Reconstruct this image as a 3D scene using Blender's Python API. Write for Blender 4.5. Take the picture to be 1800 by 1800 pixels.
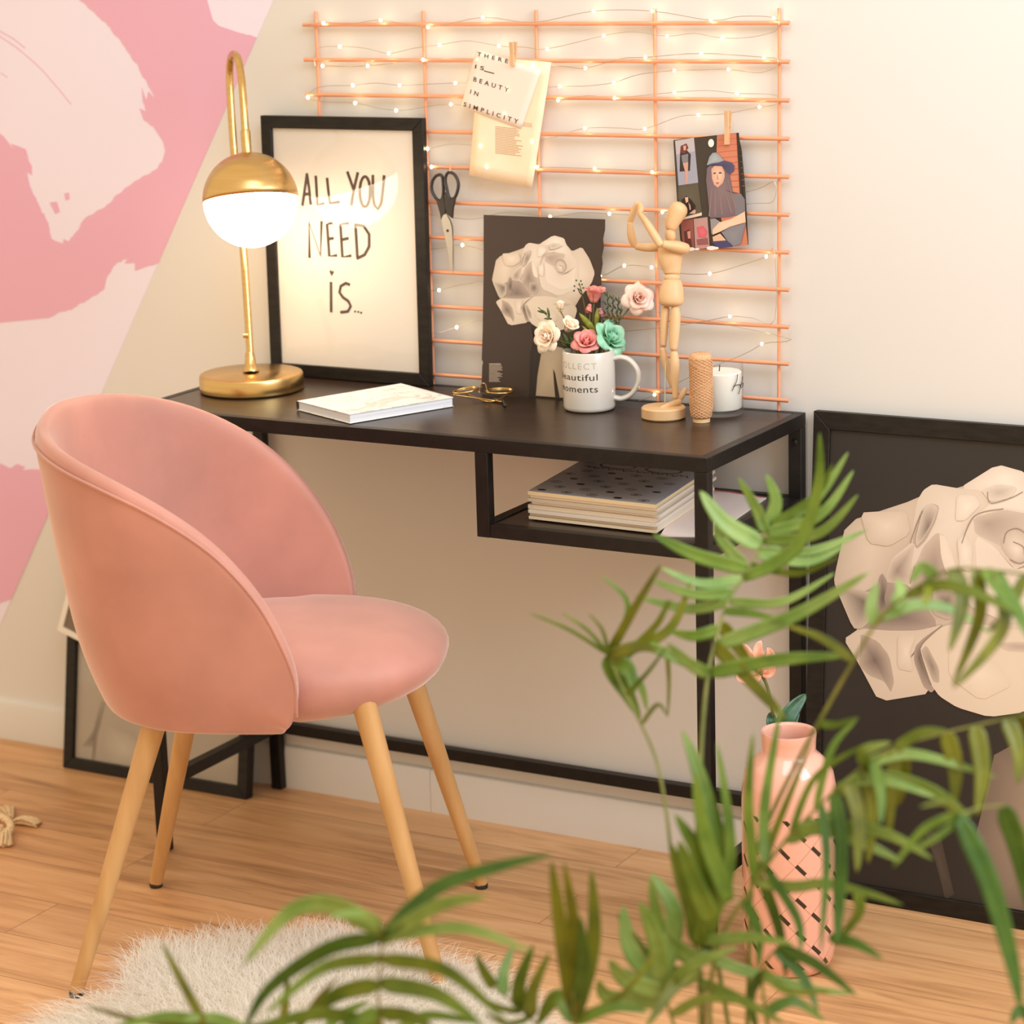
import bpy, bmesh, math, random
from math import sin, cos, pi, radians as R
from mathutils import Vector as V, Matrix
from mathutils.geometry import tessellate_polygon

random.seed(7)
scn = bpy.context.scene
COL = scn.collection
for o in list(bpy.data.objects):
    bpy.data.objects.remove(o, do_unlink=True)

# ------------------------------------------------------------------ camera
FPX, CX, CY = 4459.446, 900.0, 900.0
YAW, PITCH, ROLL = 0.520817, 0.235677, -0.030292
CAM = V((2.5044, -3.1463, 1.5144))
_f = V((-sin(YAW)*cos(PITCH), cos(YAW)*cos(PITCH), -sin(PITCH)))
_r0 = V((cos(YAW), sin(YAW), 0)); _u0 = _r0.cross(_f)
RT = _r0*cos(ROLL) + _u0*sin(ROLL)
UP = -_r0*sin(ROLL) + _u0*cos(ROLL)
FW = _f
cam = bpy.data.objects.new('camera', bpy.data.cameras.new('camera')); COL.objects.link(cam)
m3 = Matrix((RT, UP, -FW)).transposed().to_4x4(); m3.translation = CAM
cam.matrix_world = m3
cam.data.sensor_width = 36; cam.data.lens = FPX/1800*36
cam.data.clip_start = .05; cam.data.clip_end = 60
cam.data.dof.use_dof = True; cam.data.dof.focus_distance = 3.78; cam.data.dof.aperture_fstop = 3.6
scn.camera = cam
scn.cycles.diffuse_bounces = 8; scn.cycles.max_bounces = 14

# ------------------------------------------------------------------ light
scn.view_settings.view_transform = 'Standard'; scn.view_settings.look = 'None'
scn.view_settings.gamma = 1; scn.view_settings.use_curve_mapping = False
scn.view_settings.exposure = -0.13
w = bpy.data.worlds.new('room_light'); scn.world = w; w.use_nodes = True
w.node_tree.nodes['Background'].inputs[0].default_value = (1.0, .80, .54, 1)
w.node_tree.nodes['Background'].inputs[1].default_value = 1.26
def area(name, loc, target, size, power, col, sy=None):
    d = bpy.data.lights.new(name, 'AREA'); d.energy = power; d.color = col; d.size = size
    if sy: d.shape = 'RECTANGLE'; d.size_y = sy
    o = bpy.data.objects.new(name, d); COL.objects.link(o); o.location = loc
    o.rotation_euler = (V(target)-V(loc)).to_track_quat('-Z', 'Y').to_euler(); return o
area('ceiling_panel_light', (1.5, -1.1, 2.55), (1.0, .0, .8), 1.0, 17, (.76, .94, 1.10))
area('window_light', (2.9, -.45, 2.1), (.4, -.1, .6), 1.2, 43, (.80, .95, 1.12))

# ------------------------------------------------------------------ helpers
def ray(px, py): return FW + RT*((px-CX)/FPX) - UP*((py-CY)/FPX)
def at(px, py, d): return CAM + ray(px, py)*d                 # d = depth along the view axis
def on(px, py, ax, val):
    d = ray(px, py); return CAM + d*((val-CAM[ax])/d[ax])
def depth(p): return (V(p)-CAM).dot(FW)
class Pl:                                                      # an oriented plane of a flat thing
    def __init__(s, o, ex, ey):
        s.o = V(o); s.ex = V(ex).normalized(); s.n = s.ex.cross(V(ey)).normalized(); s.ey = s.n.cross(s.ex)
    def uv(s, px, py):
        d = ray(px, py); t = (s.o-CAM).dot(s.n)/d.dot(s.n); q = CAM+d*t-s.o
        return (q.dot(s.ex), q.dot(s.ey))
    def pt(s, a, b, h=0): return s.o+s.ex*a+s.ey*b+s.n*h
    def px(s, x, y, h=0): return s.pt(*s.uv(x, y), h)

ORG = {}
def lin(c):
    return tuple(((v/255)/12.92 if v/255 <= .04045 else ((v/255+.055)/1.055)**2.4) for v in c[:3])
def mat(name, col=None, rough=.5, metal=0, srgb=None, **kw):
    m = bpy.data.materials.new(name); m.use_nodes = True
    b = m.node_tree.nodes['Principled BSDF']
    c = col if col else lin(srgb)
    b.inputs['Base Color'].default_value = (*c, 1); b.inputs['Roughness'].default_value = rough
    b.inputs['Metallic'].default_value = metal
    for k, v in kw.items(): b.inputs[k].default_value = v
    return m
def nodes(m): return m.node_tree.nodes, m.node_tree.links, m.node_tree.nodes['Principled BSDF']
def noise_col(m, c1, c2, scale=(8, 8, 8), detail=4, lo=.35, hi=.65, bump=0, rough=None, bscale=1, coord='Object'):
    n, l, b = nodes(m)
    tc = n.new('ShaderNodeTexCoord'); mp = n.new('ShaderNodeMapping'); mp.inputs['Scale'].default_value = scale
    no = n.new('ShaderNodeTexNoise'); no.inputs['Scale'].default_value = 1; no.inputs['Detail'].default_value = detail
    rp = n.new('ShaderNodeValToRGB'); rp.color_ramp.elements[0].position = lo; rp.color_ramp.elements[1].position = hi
    rp.color_ramp.elements[0].color = (*c1, 1); rp.color_ramp.elements[1].color = (*c2, 1)
    l.new(tc.outputs[coord], mp.inputs[0]); l.new(mp.outputs[0], no.inputs['Vector'])
    l.new(no.outputs['Fac'], rp.inputs[0]); l.new(rp.outputs[0], b.inputs['Base Color'])
    if bump:
        bp = n.new('ShaderNodeBump'); bp.inputs['Strength'].default_value = bump; bp.inputs['Distance'].default_value = .002*bscale
        l.new(no.outputs['Fac'], bp.inputs['Height']); l.new(bp.outputs[0], b.inputs['Normal'])
    return m
def attr_mat(name, rough=.6):
    m = mat(name, (1, 1, 1), rough); n, l, b = nodes(m)
    a = n.new('ShaderNodeVertexColor'); a.layer_name = 'col'; l.new(a.outputs[0], b.inputs['Base Color']); return m

class MB:
    def __init__(s): s.v = []; s.f = []; s.c = []
    def add(s, vs, fs, col=None):
        k = len(s.v); s.v += [V(p) for p in vs]; s.f += [tuple(i+k for i in f) for f in fs]
        s.c += [(list(col[i]) if isinstance(col[0], (tuple, list)) else list(col)) if col else [1, 1, 1] for i in range(len(vs))]
        return s
    def box(s, x0, x1, y0, y1, z0, z1):
        vs = [(x, y, z) for z in (z0, z1) for y in (y0, y1) for x in (x0, x1)]
        return s.add(vs, [(0, 2, 3, 1), (4, 5, 7, 6), (0, 1, 5, 4), (2, 6, 7, 3), (0, 4, 6, 2), (1, 3, 7, 5)])
    def hexa(s, lo, hi):                                       # two quads (ccw seen from hi side)
        return s.add(list(lo)+list(hi), [(3, 2, 1, 0), (4, 5, 6, 7)]+[(i, (i+1) % 4, 4+(i+1) % 4, 4+i) for i in range(4)])
    def tube(s, pts, r, n=8, closed=False, flat=None):
        pts = [V(p) for p in pts]; N = len(pts); vs = []; fs = []
        rr = r if isinstance(r, list) else [r]*N
        t0 = None; nrm = None
        for i, p in enumerate(pts):
            if closed: t = pts[(i+1) % N]-pts[i-1]
            else: t = pts[min(i+1, N-1)]-pts[max(i-1, 0)]
            if t.length < 1e-9: t = t0 or V((0, 0, 1))
            t.normalize()
            if nrm is None:
                a = V((0, 0, 1)) if abs(t.z) < .9 else V((1, 0, 0)); nrm = (a-t*a.dot(t)).normalized()
                if flat is not None:
                    fl = V(flat); nrm = (fl-t*fl.dot(t)).normalized()
            else:
                base = V(flat) if flat is not None else nrm
                nrm = (base-t*base.dot(t)).normalized()
            t0 = t; b = t.cross(nrm)
            q = rr[i] if isinstance(rr[i], (tuple, list)) else (rr[i], rr[i])
            for k in range(n):
                a = 2*pi*k/n; vs.append(p+nrm*cos(a)*q[0]+b*sin(a)*q[1])
        M = N if closed else N-1
        for i in range(M):
            j = (i+1) % N
            for k in range(n):
                fs.append((i*n+k, i*n+(k+1) % n, j*n+(k+1) % n, j*n+k))
        if not closed:
            fs.append(tuple(range(n-1, -1, -1))); fs.append(tuple((N-1)*n+k for k in range(n)))
        return s.add(vs, fs)
    def lathe(s, prof, c, n=40, ax=(0, 0, 1)):
        ax = V(ax).normalized(); a = V((1, 0, 0)) if abs(ax.x) < .9 else V((0, 1, 0))
        e1 = (a-ax*a.dot(ax)).normalized(); e2 = ax.cross(e1); c = V(c); vs = []; fs = []
        for (r, z) in prof:
            for k in range(n):
                t = 2*pi*k/n; vs.append(c+ax*z+e1*cos(t)*max(r, 1e-5)+e2*sin(t)*max(r, 1e-5))
        for i in range(len(prof)-1):
            for k in range(n): fs.append((i*n+k, i*n+(k+1) % n, (i+1)*n+(k+1) % n, (i+1)*n+k))
        if prof[0][0] > 1e-4: fs.append(tuple(range(n-1, -1, -1)))
        if prof[-1][0] > 1e-4: fs.append(tuple((len(prof)-1)*n+k for k in range(n)))
        return s.add(vs, fs)
    def ball(s, c, r, n=16, m=10, R3=None):
        c = V(c); r = (r, r, r) if not isinstance(r, (tuple, list)) else r; vs = []; fs = []
        for i in range(m+1):
            ph = pi*i/m
            for k in range(n):
                t = 2*pi*k/n; q = V((r[0]*sin(ph)*cos(t), r[1]*sin(ph)*sin(t), r[2]*cos(ph)))
                vs.append(c+(R3 @ q if R3 else q))
        for i in range(m):
            for k in range(n): fs.append((i*n+k, (i+1)*n+k, (i+1)*n+(k+1) % n, i*n+(k+1) % n))
        return s.add(vs, fs)
    def prism(s, P, uv, h0, h1, col=None):                     # polygon on a plane, extruded along its normal
        A = sum(uv[i][0]*uv[(i+1) % len(uv)][1]-uv[(i+1) % len(uv)][0]*uv[i][1] for i in range(len(uv)))
        if A < 0: uv = uv[::-1]
        n = len(uv); vs = [P.pt(a, b, h1) for a, b in uv]+[P.pt(a, b, h0) for a, b in uv]
        tr = tessellate_polygon([[V((a, b, 0)) for a, b in uv]]); fs = []
        for t in tr:
            a, b, c = [V((uv[i][0], uv[i][1], 0)) for i in t]
            t = tuple(t) if (b-a).cross(c-a).z > 0 else tuple(t[::-1])
            fs.append(t); fs.append(tuple(i+n for i in t[::-1]))
        fs += [(i+n, (i+1) % n+n, (i+1) % n, i) for i in range(n)]
        return s.add(vs, fs, lin(col) if col else None)
    def blob(s, P, uv, h, ce, cc, cen=None, rings=3):          # printed patch whose ink fades from edge to centre
        n = len(uv); cx = cen or (sum(a for a, b in uv)/n, sum(b for a, b in uv)/n)
        A = sum(uv[i][0]*uv[(i+1) % n][1]-uv[(i+1) % n][0]*uv[i][1] for i in range(n))
        if A < 0: uv = uv[::-1]
        ce, cc = lin(ce), lin(cc); vs = []; cs = []; fs = []
        for k in range(rings):
            t = k/rings
            for a, b in uv:
                vs.append(P.pt(a+(cx[0]-a)*t, b+(cx[1]-b)*t, h)); cs.append(tuple(ce[i]+(cc[i]-ce[i])*t for i in range(3)))
        vs.append(P.pt(*cx, h)); cs.append(cc)
        for k in range(rings-1):
            for i in range(n): fs.append((k*n+i, k*n+(i+1) % n, (k+1)*n+(i+1) % n, (k+1)*n+i))
        for i in range(n): fs.append(((rings-1)*n+i, (rings-1)*n+(i+1) % n, rings*n))
        return s.add(vs, fs, cs)
    def strokes(s, P, lines, w, h0, h1, col=None):             # flat pen strokes, w in metres
        for ln in lines:
            L = [V((a, b)) for a, b in ln]; l = []; r = []
            for i, q in enumerate(L):
                t = L[min(i+1, len(L)-1)]-L[max(i-1, 0)]
                t = t.normalized() if t.length > 0 else V((1, 0)); nn = V((-t.y, t.x))*w/2
                l.append(q+nn); r.append(q-nn)
            for i in range(len(L)-1):
                q = [r[i], r[i+1], l[i+1], l[i]]
                s.hexa([P.pt(*a, h0) for a in q], [P.pt(*a, h1) for a in q])
                if col:
                    for k in range(1, 9): s.c[-k] = list(lin(col))
        return s
    def grid(s, fn, nu, nv, cu=False, col=None):
        vs = [fn(i/(nu if cu else nu-1), j/(nv-1)) for j in range(nv) for i in range(nu)]
        fs = [(j*nu+i, j*nu+(i+1) % nu, (j+1)*nu+(i+1) % nu, (j+1)*nu+i) for j in range(nv-1) for i in range(nu if cu else nu-1)]
        return s.add(vs, fs, col)
    def build(s, name, m, parent=None, ang=40, bevel=0, seg=2, sub=0, solid=0, soff=0, org=None):
        o0 = V(org) if org is not None else (ORG[parent] if parent else V((0, 0, 0)))
        me = bpy.data.meshes.new(name); me.from_pydata([tuple(p-o0) for p in s.v], [], s.f)
        ca = me.color_attributes.new('col', 'FLOAT_COLOR', 'POINT')
        ca.data.foreach_set('color', [x for c in s.c for x in (*c, 1.0)])
        me.update()
        me.shade_smooth()
        if ang < 180: me.set_sharp_from_angle(angle=R(ang))
        me.materials.append(m)
        o = bpy.data.objects.new(name, me); COL.objects.link(o)
        if parent: o.parent = parent; ORG[o] = o0
        else: o.location = o0; ORG[o] = o0
        if solid:
            d = o.modifiers.new('thickness', 'SOLIDIFY'); d.thickness = solid; d.offset = soff
        if bevel:
            d = o.modifiers.new('bevel', 'BEVEL'); d.width = bevel; d.segments = seg; d.limit_method = 'ANGLE'; d.angle_limit = R(35)
        if sub:
            d = o.modifiers.new('smooth', 'SUBSURF'); d.levels = sub; d.render_levels = sub
        return o
def tag(o, label, cat, group=None):
    o['label'] = label; o['category'] = cat
    if group: o['group'] = group
    return o
def thing(name, loc, label, cat, group=None):
    o = bpy.data.objects.new(name, None); COL.objects.link(o); o.location = loc; ORG[o] = V(loc)
    o.empty_display_size = .05
    return tag(o, label, cat, group)
def struct(o): o['kind'] = 'structure'; return o
def lab(o, t): o['label'] = t; return o
def text_mesh(txt, ext=0.0, spacing=1.0, shear=0.0, off=0.0):
    cu = bpy.data.curves.new('lettering', 'FONT'); cu.body = txt; cu.size = 1; cu.extrude = ext
    cu.space_character = spacing; cu.shear = shear; cu.offset = off; cu.resolution_u = 3
    o = bpy.data.objects.new('lettering', cu); COL.objects.link(o)
    bpy.context.view_layer.update(); dg = bpy.context.evaluated_depsgraph_get()
    me = bpy.data.meshes.new_from_object(o.evaluated_get(dg))
    vs = [v.co.copy() for v in me.vertices]; fs = [tuple(q.vertices) for q in me.polygons]
    bpy.data.objects.remove(o); bpy.data.curves.remove(cu); bpy.data.meshes.remove(me)
    x0 = min(v.x for v in vs); x1 = max(v.x for v in vs)
    return [V((v.x-x0, v.y, v.z)) for v in vs], fs, x1-x0
def text_on(mb, P, txt, p0, p1, capx, h0=.0002, h1=.0005, **k):   # baseline from p0 to p1 (plane uv), cap height capx
    vs, fs, wd = text_mesh(txt, .5, **k); a = V(p0); b = V(p1); d = (b-a); e = d/wd; u = V((-d.y, d.x)).normalized()*capx/.69
    out = []
    for v in vs:
        q = a+e*v.x+u*v.y; out.append(P.pt(q.x, q.y, h0 if v.z < 0 else h1))
    mb.add(out, fs)

WALL_Y = .360; DW, DD, DH = 1.0173, .350, .75
# ------------------------------------------------------------------ materials
def cr_spline(pts, k=6):
    P = [pts[0]]+list(pts)+[pts[-1]]; out = []
    for i in range(1, len(P)-2):
        for j in range(k):
            t = j/k; a, b, c, d = [V(q) for q in P[i-1:i+3]]
            out.append(.5*((2*b)+(c-a)*t+(2*a-5*b+4*c-d)*t*t+(3*b-a-3*c+d)*t**3))
    out.append(V(P[-2])); return out
def wood_floor():
    m = mat('oak_planks', (.5, .28, .13), .42); n, l, b = nodes(m)
    tc = n.new('ShaderNodeTexCoord')
    br = n.new('ShaderNodeTexBrick'); br.inputs['Scale'].default_value = 1; br.inputs['Brick Width'].default_value = 1.15
    br.inputs['Row Height'].default_value = .128; br.inputs['Mortar Size'].default_value = .0007; br.offset = .37; br.inputs['Mortar Smooth'].default_value = .2
    br.inputs['Color1'].default_value = (.0, .0, .0, 1); br.inputs['Color2'].default_value = (1, 1, 1, 1); br.inputs['Mortar'].default_value = (.1, .1, .1, 1)
    br.inputs['Bias'].default_value = 0
    l.new(tc.outputs['Object'], br.inputs['Vector'])
    mp = n.new('ShaderNodeMapping'); mp.inputs['Scale'].default_value = (2.2, 26, 1)
    l.new(tc.outputs['Object'], mp.inputs[0])
    off = n.new('ShaderNodeVectorMath'); off.operation = 'ADD'
    sc = n.new('ShaderNodeVectorMath'); sc.operation = 'SCALE'; sc.inputs['Scale'].default_value = 9
    l.new(br.outputs['Color'], sc.inputs[0]); l.new(mp.outputs[0], off.inputs[0]); l.new(sc.outputs[0], off.inputs[1])
    no = n.new('ShaderNodeTexNoise'); no.inputs['Scale'].default_value = 1.4; no.inputs['Detail'].default_value = 7; no.inputs['Roughness'].default_value = .62; no.inputs['Distortion'].default_value = .6
    l.new(off.outputs[0], no.inputs['Vector'])
    rp = n.new('ShaderNodeValToRGB'); e = rp.color_ramp.elements
    e[0].position = .28; e[0].color = (.40, .20, .085, 1); e[1].position = .72; e[1].color = (.80, .49, .25, 1)
    e2 = rp.color_ramp.elements.new(.5); e2.color = (.68, .375, .172, 1)
    l.new(no.outputs['Fac'], rp.inputs[0])
    mx = n.new('ShaderNodeMix'); mx.data_type = 'RGBA'; mx.blend_type = 'MULTIPLY'; mx.inputs['Factor'].default_value = 1
    r2 = n.new('ShaderNodeValToRGB'); r2.color_ramp.elements[0].color = (.84, .82, .80, 1); r2.color_ramp.elements[1].color = (1.08, 1.06, 1.04, 1)
    l.new(br.outputs['Color'], r2.inputs[0]); l.new(rp.outputs[0], mx.inputs[6]); l.new(r2.outputs[0], mx.inputs[7])
    m2 = n.new('ShaderNodeMix'); m2.data_type = 'RGBA'; m2.inputs[7].default_value = (.24, .12, .055, 1)
    l.new(br.outputs['Fac'], m2.inputs['Factor']); l.new(mx.outputs[2], m2.inputs[6]); l.new(m2.outputs[2], b.inputs['Base Color'])
    bp = n.new('ShaderNodeBump'); bp.inputs['Strength'].default_value = .12; bp.inputs['Distance'].default_value = .001
    l.new(no.outputs['Fac'], bp.inputs['Height']); l.new(bp.outputs[0], b.inputs['Normal'])
    return m
M_FLOOR = wood_floor()
M_WALL = noise_col(mat('wall_paint', (.8, .77, .73), .85), (.715, .69, .665), (.73, .705, .68), (3, 3, 3), 3, .3, .7)
_n = M_WALL.node_tree.nodes
M_BASE = mat('white_baseboard', (.72, .695, .67), .5)
M_LPINK = noise_col(mat('pale_pink_graphic', None, .9, srgb=(250, 219, 217)), (.82, .765, .92), (.83, .775, .93), (5, 5, 5))
M_DPINK = noise_col(mat('rose_pink_graphic', None, .9, srgb=(243, 174, 178)), (.765, .43, .585), (.775, .44, .595), (5, 5, 5))
M_BLACK = noise_col(mat('black_powder_coat', (.009, .007, .006), .42, **{'Specular IOR Level': .3}), (.008, .006, .005), (.012, .009, .008), (60, 60, 60), 2)
M_TOP = noise_col(mat('dark_wenge_board', (.03, .02, .015), .30), (.022, .012, .008), (.040, .022, .014), (6, 90, 40), 5, .3, .7, .06)
M_FRAME = noise_col(mat('black_wood_frame', (.011, .008, .006), .45, **{'Specular IOR Level': .3}), (.009, .0065, .005), (.017, .013, .010), (30, 140, 140), 4)
M_STEEL = mat('steel', (.6, .58, .55), .3, 1)
M_PRINT = attr_mat('printed_paper', .55)
M_PAPER = noise_col(mat('warm_white_paper', None, .7, srgb=(248, 238, 228)), (.76, .70, .64), (.79, .73, .67), (4, 4, 4))
M_INK = noise_col(mat('dark_brown_ink', None, .7, srgb=(70, 52, 44)), lin((66, 48, 40)), lin((78, 58, 48)), (40, 40, 40))
def velvet(name, c):
    m = mat(name, c, .62); n, l, b = nodes(m)
    b.inputs['Sheen Weight'].default_value = 1.0; b.inputs['Sheen Roughness'].default_value = .35
    b.inputs['Sheen Tint'].default_value = (1, .86, .82, 1)
    noise_col(m, tuple(v*.86 for v in c), tuple(min(1, v*1.12) for v in c), (7, 7, 6), 6, .3, .7)
    t = n.new('ShaderNodeTexNoise'); t.inputs['Scale'].default_value = 900
    tc = n.new('ShaderNodeTexCoord'); l.new(tc.outputs['Object'], t.inputs['Vector'])
    bp = n.new('ShaderNodeBump'); bp.inputs['Strength'].default_value = .18; bp.inputs['Distance'].default_value = .0006
    l.new(t.outputs['Fac'], bp.inputs['Height']); l.new(bp.outputs[0], b.inputs['Normal'])
    return m
M_VELVET = velvet('pink_velvet', (.57, .262, .21))
def leg_wood(name, c1, c2, sc=(40, 40, 5)):
    return noise_col(mat(name, c1, .45), c1, c2, sc, 5, .3, .7, .05)
M_LEG = leg_wood('pale_oak_leg', (.52, .275, .10), (.64, .375, .155))
M_CAP = mat('black_rubber', (.02, .018, .016), .5)
M_GLASS = mat('clear_glass', (1, 1, 1), .02, **{'Transmission Weight': 1.0, 'IOR': 1.45})
def pane_glass(name, k=.06, rough=.03):
    m = bpy.data.materials.new(name); m.use_nodes = True; n = m.node_tree.nodes; l = m.node_tree.links
    n.clear(); o = n.new('ShaderNodeOutputMaterial'); t = n.new('ShaderNodeBsdfTransparent'); g = n.new('ShaderNodeBsdfGlossy')
    g.inputs['Roughness'].default_value = rough; fr = n.new('ShaderNodeLayerWeight'); fr.inputs['Blend'].default_value = .5
    pw = n.new('ShaderNodeMath'); pw.operation = 'POWER'; pw.inputs[1].default_value = 4
    ma = n.new('ShaderNodeMath'); ma.operation = 'MULTIPLY_ADD'; ma.inputs[1].default_value = .7; ma.inputs[2].default_value = .024
    l.new(fr.outputs['Facing'], pw.inputs[0]); l.new(pw.outputs[0], ma.inputs[0])
    mx = n.new('ShaderNodeMixShader'); l.new(ma.outputs[0], mx.inputs[0]); l.new(t.outputs[0], mx.inputs[1]); l.new(g.outputs[0], mx.inputs[2])
    l.new(mx.outputs[0], o.inputs[0]); return m
M_PANE = pane_glass('picture_glass')

# ------------------------------------------------------------------ the setting
struct(MB().box(-2.2, 3.4, -3.6, WALL_Y+.1, -.05, 0).build('floor', M_FLOOR))
struct(MB().box(-2.2, 3.4, WALL_Y, WALL_Y+.1, 0, 2.75).build('wall_back', M_WALL))
for i, (x0, x1) in enumerate(((-2.2, .3215), (.3225, 3.4))):
    b = MB(); y = WALL_Y; prof = [(y, 0), (y-.012, 0), (y-.012, .068), (y-.009, .0755), (y-.004, .0775), (y, .0775)]
    n = len(prof); vs = [(x0, *q) for q in prof]+[(x1, *q) for q in prof]
    b.add(vs, [(j, (j+1) % n, n+(j+1) % n, n+j) for j in range(n)]+[tuple(range(n-1, -1, -1)), tuple(range(n, 2*n))])
    o = struct(b.build('baseboard_back' if i == 0 else 'baseboard_back.001', M_BASE, ang=30))

# ------------------------------------------------------------------ pink graphic overlay, no real mural, added as a thin layer on the wall
PW = Pl((0, WALL_Y, 0), (1, 0, 0), (0, 0, 1))
ovl = thing('graphic_overlay', (-.3, WALL_Y, 0.9), 'pink brushstroke graphic overlay added on the left of the wall with a slanted edge', 'graphic')
def jag(px, amp, step=5):
    out = []
    for i, a in enumerate(px):
        b = px[(i+1) % len(px)]; L = math.hypot(b[0]-a[0], b[1]-a[1]); k = max(1, int(L/step)); rough = len(a) > 2
        for j in range(k):
            t = j/k; q = [a[0]+(b[0]-a[0])*t, a[1]+(b[1]-a[1])*t]
            if rough and j: q[0] += random.uniform(-amp, amp); q[1] += random.uniform(-amp, amp)
            out.append(PW.uv(*q))
    return out
E0 = -140
base = [(480+.4364*140, -140), (0-.4364*0, 1100), (-130, 1100), (-130, -140)]
MB().prism(PW, jag(base, 0), 0, .0008).build('pale_pink_ground', M_LPINK, ovl, 30)
r = 1  # a third value marks the start of a ragged edge
D1 = [(120, -40), (140, 0, r), (165, 20, r), (190, 45, r), (215, 75, r), (245, 120, r), (262, 152, r), (279, 181), (262, 160), (258, 176), (250, 153), (252, 180, r), (258, 196), (246, 190), (253, 210, r), (270, 222), (288, 250), (291, 266), (286, 284, r), (275, 298, r), (255, 308, r), (230, 325, r), (205, 343, r), (185, 364, r), (165, 376, r), (148, 386, r), (140, 402, r), (130, 414, r), (122, 424), (112, 420), (112, 428), (100, 424), (92, 420), (88, 408, r), (86, 392, r), (70, 362, r), (53, 325), (48, 302), (57, 308), (57, 293), (44, 268), (52, 280), (46, 262), (36, 258), (20, 252), (28, 267), (8, 240), (0, 234), (-130, 190),
      (-130, 560), (0, 567), (40, 563), (80, 559, r), (130, 541, r), (165, 520, r), (184, 508), (188, 488, r), (200, 468, r), (217, 456), (225, 455), (220, 463), (238, 462), (238, 476), (262, 467, r), (270, 466), (282, 460), (279.5, 459.5),
      (448.6, 72), (452, 66), (440, 61, r), (420, 57), (385, 45), (375, 35), (365, 0), (356, -40)]
D1[-5:-5] = []
MB().prism(PW, jag(D1, 1.6), 0, .0014).build('rose_pink_stroke', M_DPINK, ovl, 30)
D2 = [(-130, 812), (0, 815, r), (20, 822, r), (28, 816, r), (45, 820), (40, 826), (60, 824, r), (90, 826), (119, 826), (20.5, 1053), (12, 1056), (0, 1060), (-130, 1085)]
MB().prism(PW, jag(D2, 1.6), 0, .0014).build('rose_pink_stroke', M_DPINK, ovl, 30)
for ln, w in (([(0, 54), (25, 68), (45, 84)], 1.6), ([(0, 63), (30, 83), (62, 110), (80, 128), (105, 157), (126, 183)], 1.5), ([(2, 128), (14, 136)], 1.2)):
    MB().strokes(PW, [[PW.uv(*q) for q in ln]], w/1000, 0, .0014).build('bristle_mark', M_DPINK, ovl, 30)
for poly in ([(88, 356), (101, 354), (106, 372), (98, 376)], [(114, 340), (122, 338), (123, 350), (116, 352)]): MB().prism(PW, [PW.uv(*q) for q in poly], 0, .0014).build('bristle_mark', M_DPINK, ovl, 30)

# ------------------------------------------------------------------ desk
dk = thing('desk', (DW/2, DD/2, 0), 'dark brown narrow desk with black metal frame against the wall', 'desk')
TX, TY = .0215, .0175; LH = DH-.0215
for x in (0, DW-TX):
    for y in (0, DD-TY):
        MB().box(x, x+TX, y, y+TY, .0, LH).build('leg', M_BLACK, dk, bevel=.0012)
rz0, rz1 = LH, DH
def rail(name, *a, m=M_BLACK): return MB().box(*a).build(name, m, dk, bevel=.001)
rail('top_rail', 0, DW, 0, .014, rz0, rz1); rail('top_rail', 0, DW, DD-.014, DD, rz0, rz1)
rail('top_rail', 0, .014, .0142, DD-.0142, rz0, rz1); rail('top_rail', DW-.014, DW, .0142, DD-.0142, rz0, rz1)
MB().box(.015, DW-.015, .0149, DD-.0149, rz0+.002, DH-.0004).build('tabletop', M_TOP, dk, bevel=.0008)
rail('rear_bar', TX, DW-TX, DD-TY, DD, .106, .126)
rail('side_bar', .001, TX-.001, TY, DD-TY, .106, .126); rail('side_bar', DW-TX+.001, DW-.001, TY, DD-TY, .106, .126)
HX = .6385
for y in (0, DD-TY): rail('shelf_hanger', HX, HX+TX, y, y+TY, .600, LH)
for y in (0.001, DD-TY+.001): rail('shelf_rail', HX+TX, DW-TX, y, y+TY-.002, .600, .620)
rail('shelf_rail', HX+.001, HX+TX-.001, TY, DD-TY, .600, .620); rail('shelf_rail', DW-TX+.001, DW-.001, TY, DD-TY, .600, .620)
MB().box(HX+TX, DW-TX, TY-.001, DD-TY+.001, .606, .6185).build('shelf_board', M_TOP, dk, bevel=.0006)
for x, y, z, ax in ((DW-TX*.5, DD-TY, .706, (0, -1, 0)),):
    MB().lathe([(0, 0), (.0055, 0), (.0055, .002), (.004, .0034), (.0016, .0036), (.0014, .0022), (0, .0022)], (x, y, z), 16, ax).build('bolt', M_BLACK, dk)

# ------------------------------------------------------------------ velvet chair
ch = thing('velvet_chair', (.4115, -.214, 0), 'pink velvet tub chair with round oak legs in front of the desk', 'chair')
CA = R(24); CU = V((cos(CA), sin(CA), 0)); CVv = V((-sin(CA), cos(CA), 0)); CO = V((.4115, -.214, 0))
def cw(u, v, z): return CO+CU*u+CVv*v+V((0, 0, z))
RIM = [(.066, .213, .398), (.086, .229, .428), (.089, .239, .48), (.077, .248, .540), (.048, .255, .608), (.004, .260, .668), (-.048, .262, .716), (-.108, .259, .754), (-.175, .245, .784), (-.238, .208, .804), (-.288, .146, .817), (-.317, .074, .824), (-.326, 0, .826)]
BAS = [(.056, .203), (.048, .2045), (.035, .206), (.008, .207), (-.022, .207), (-.054, .206), (-.088, .203), (-.122, .196), (-.158, .180), (-.197, .150), (-.229, .106), (-.248, .054), (-.254, 0)]
def full(t): return [tuple([q[0], -q[1]]+list(q[2:])) for q in t]+[q for q in t[-2::-1]]
RIMF, BASF = full(RIM), full(BAS)
for i in range(12):                                            # the near arm sits a touch lower
    q = RIMF[i]; RIMF[i] = (q[0]-(.011 if i < 6 else .004), q[1], q[2]-(0 if i < 3 else .006 if i < 6 else .013))
NV = 9; NS = len(RIMF)
ZB = .388
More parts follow.
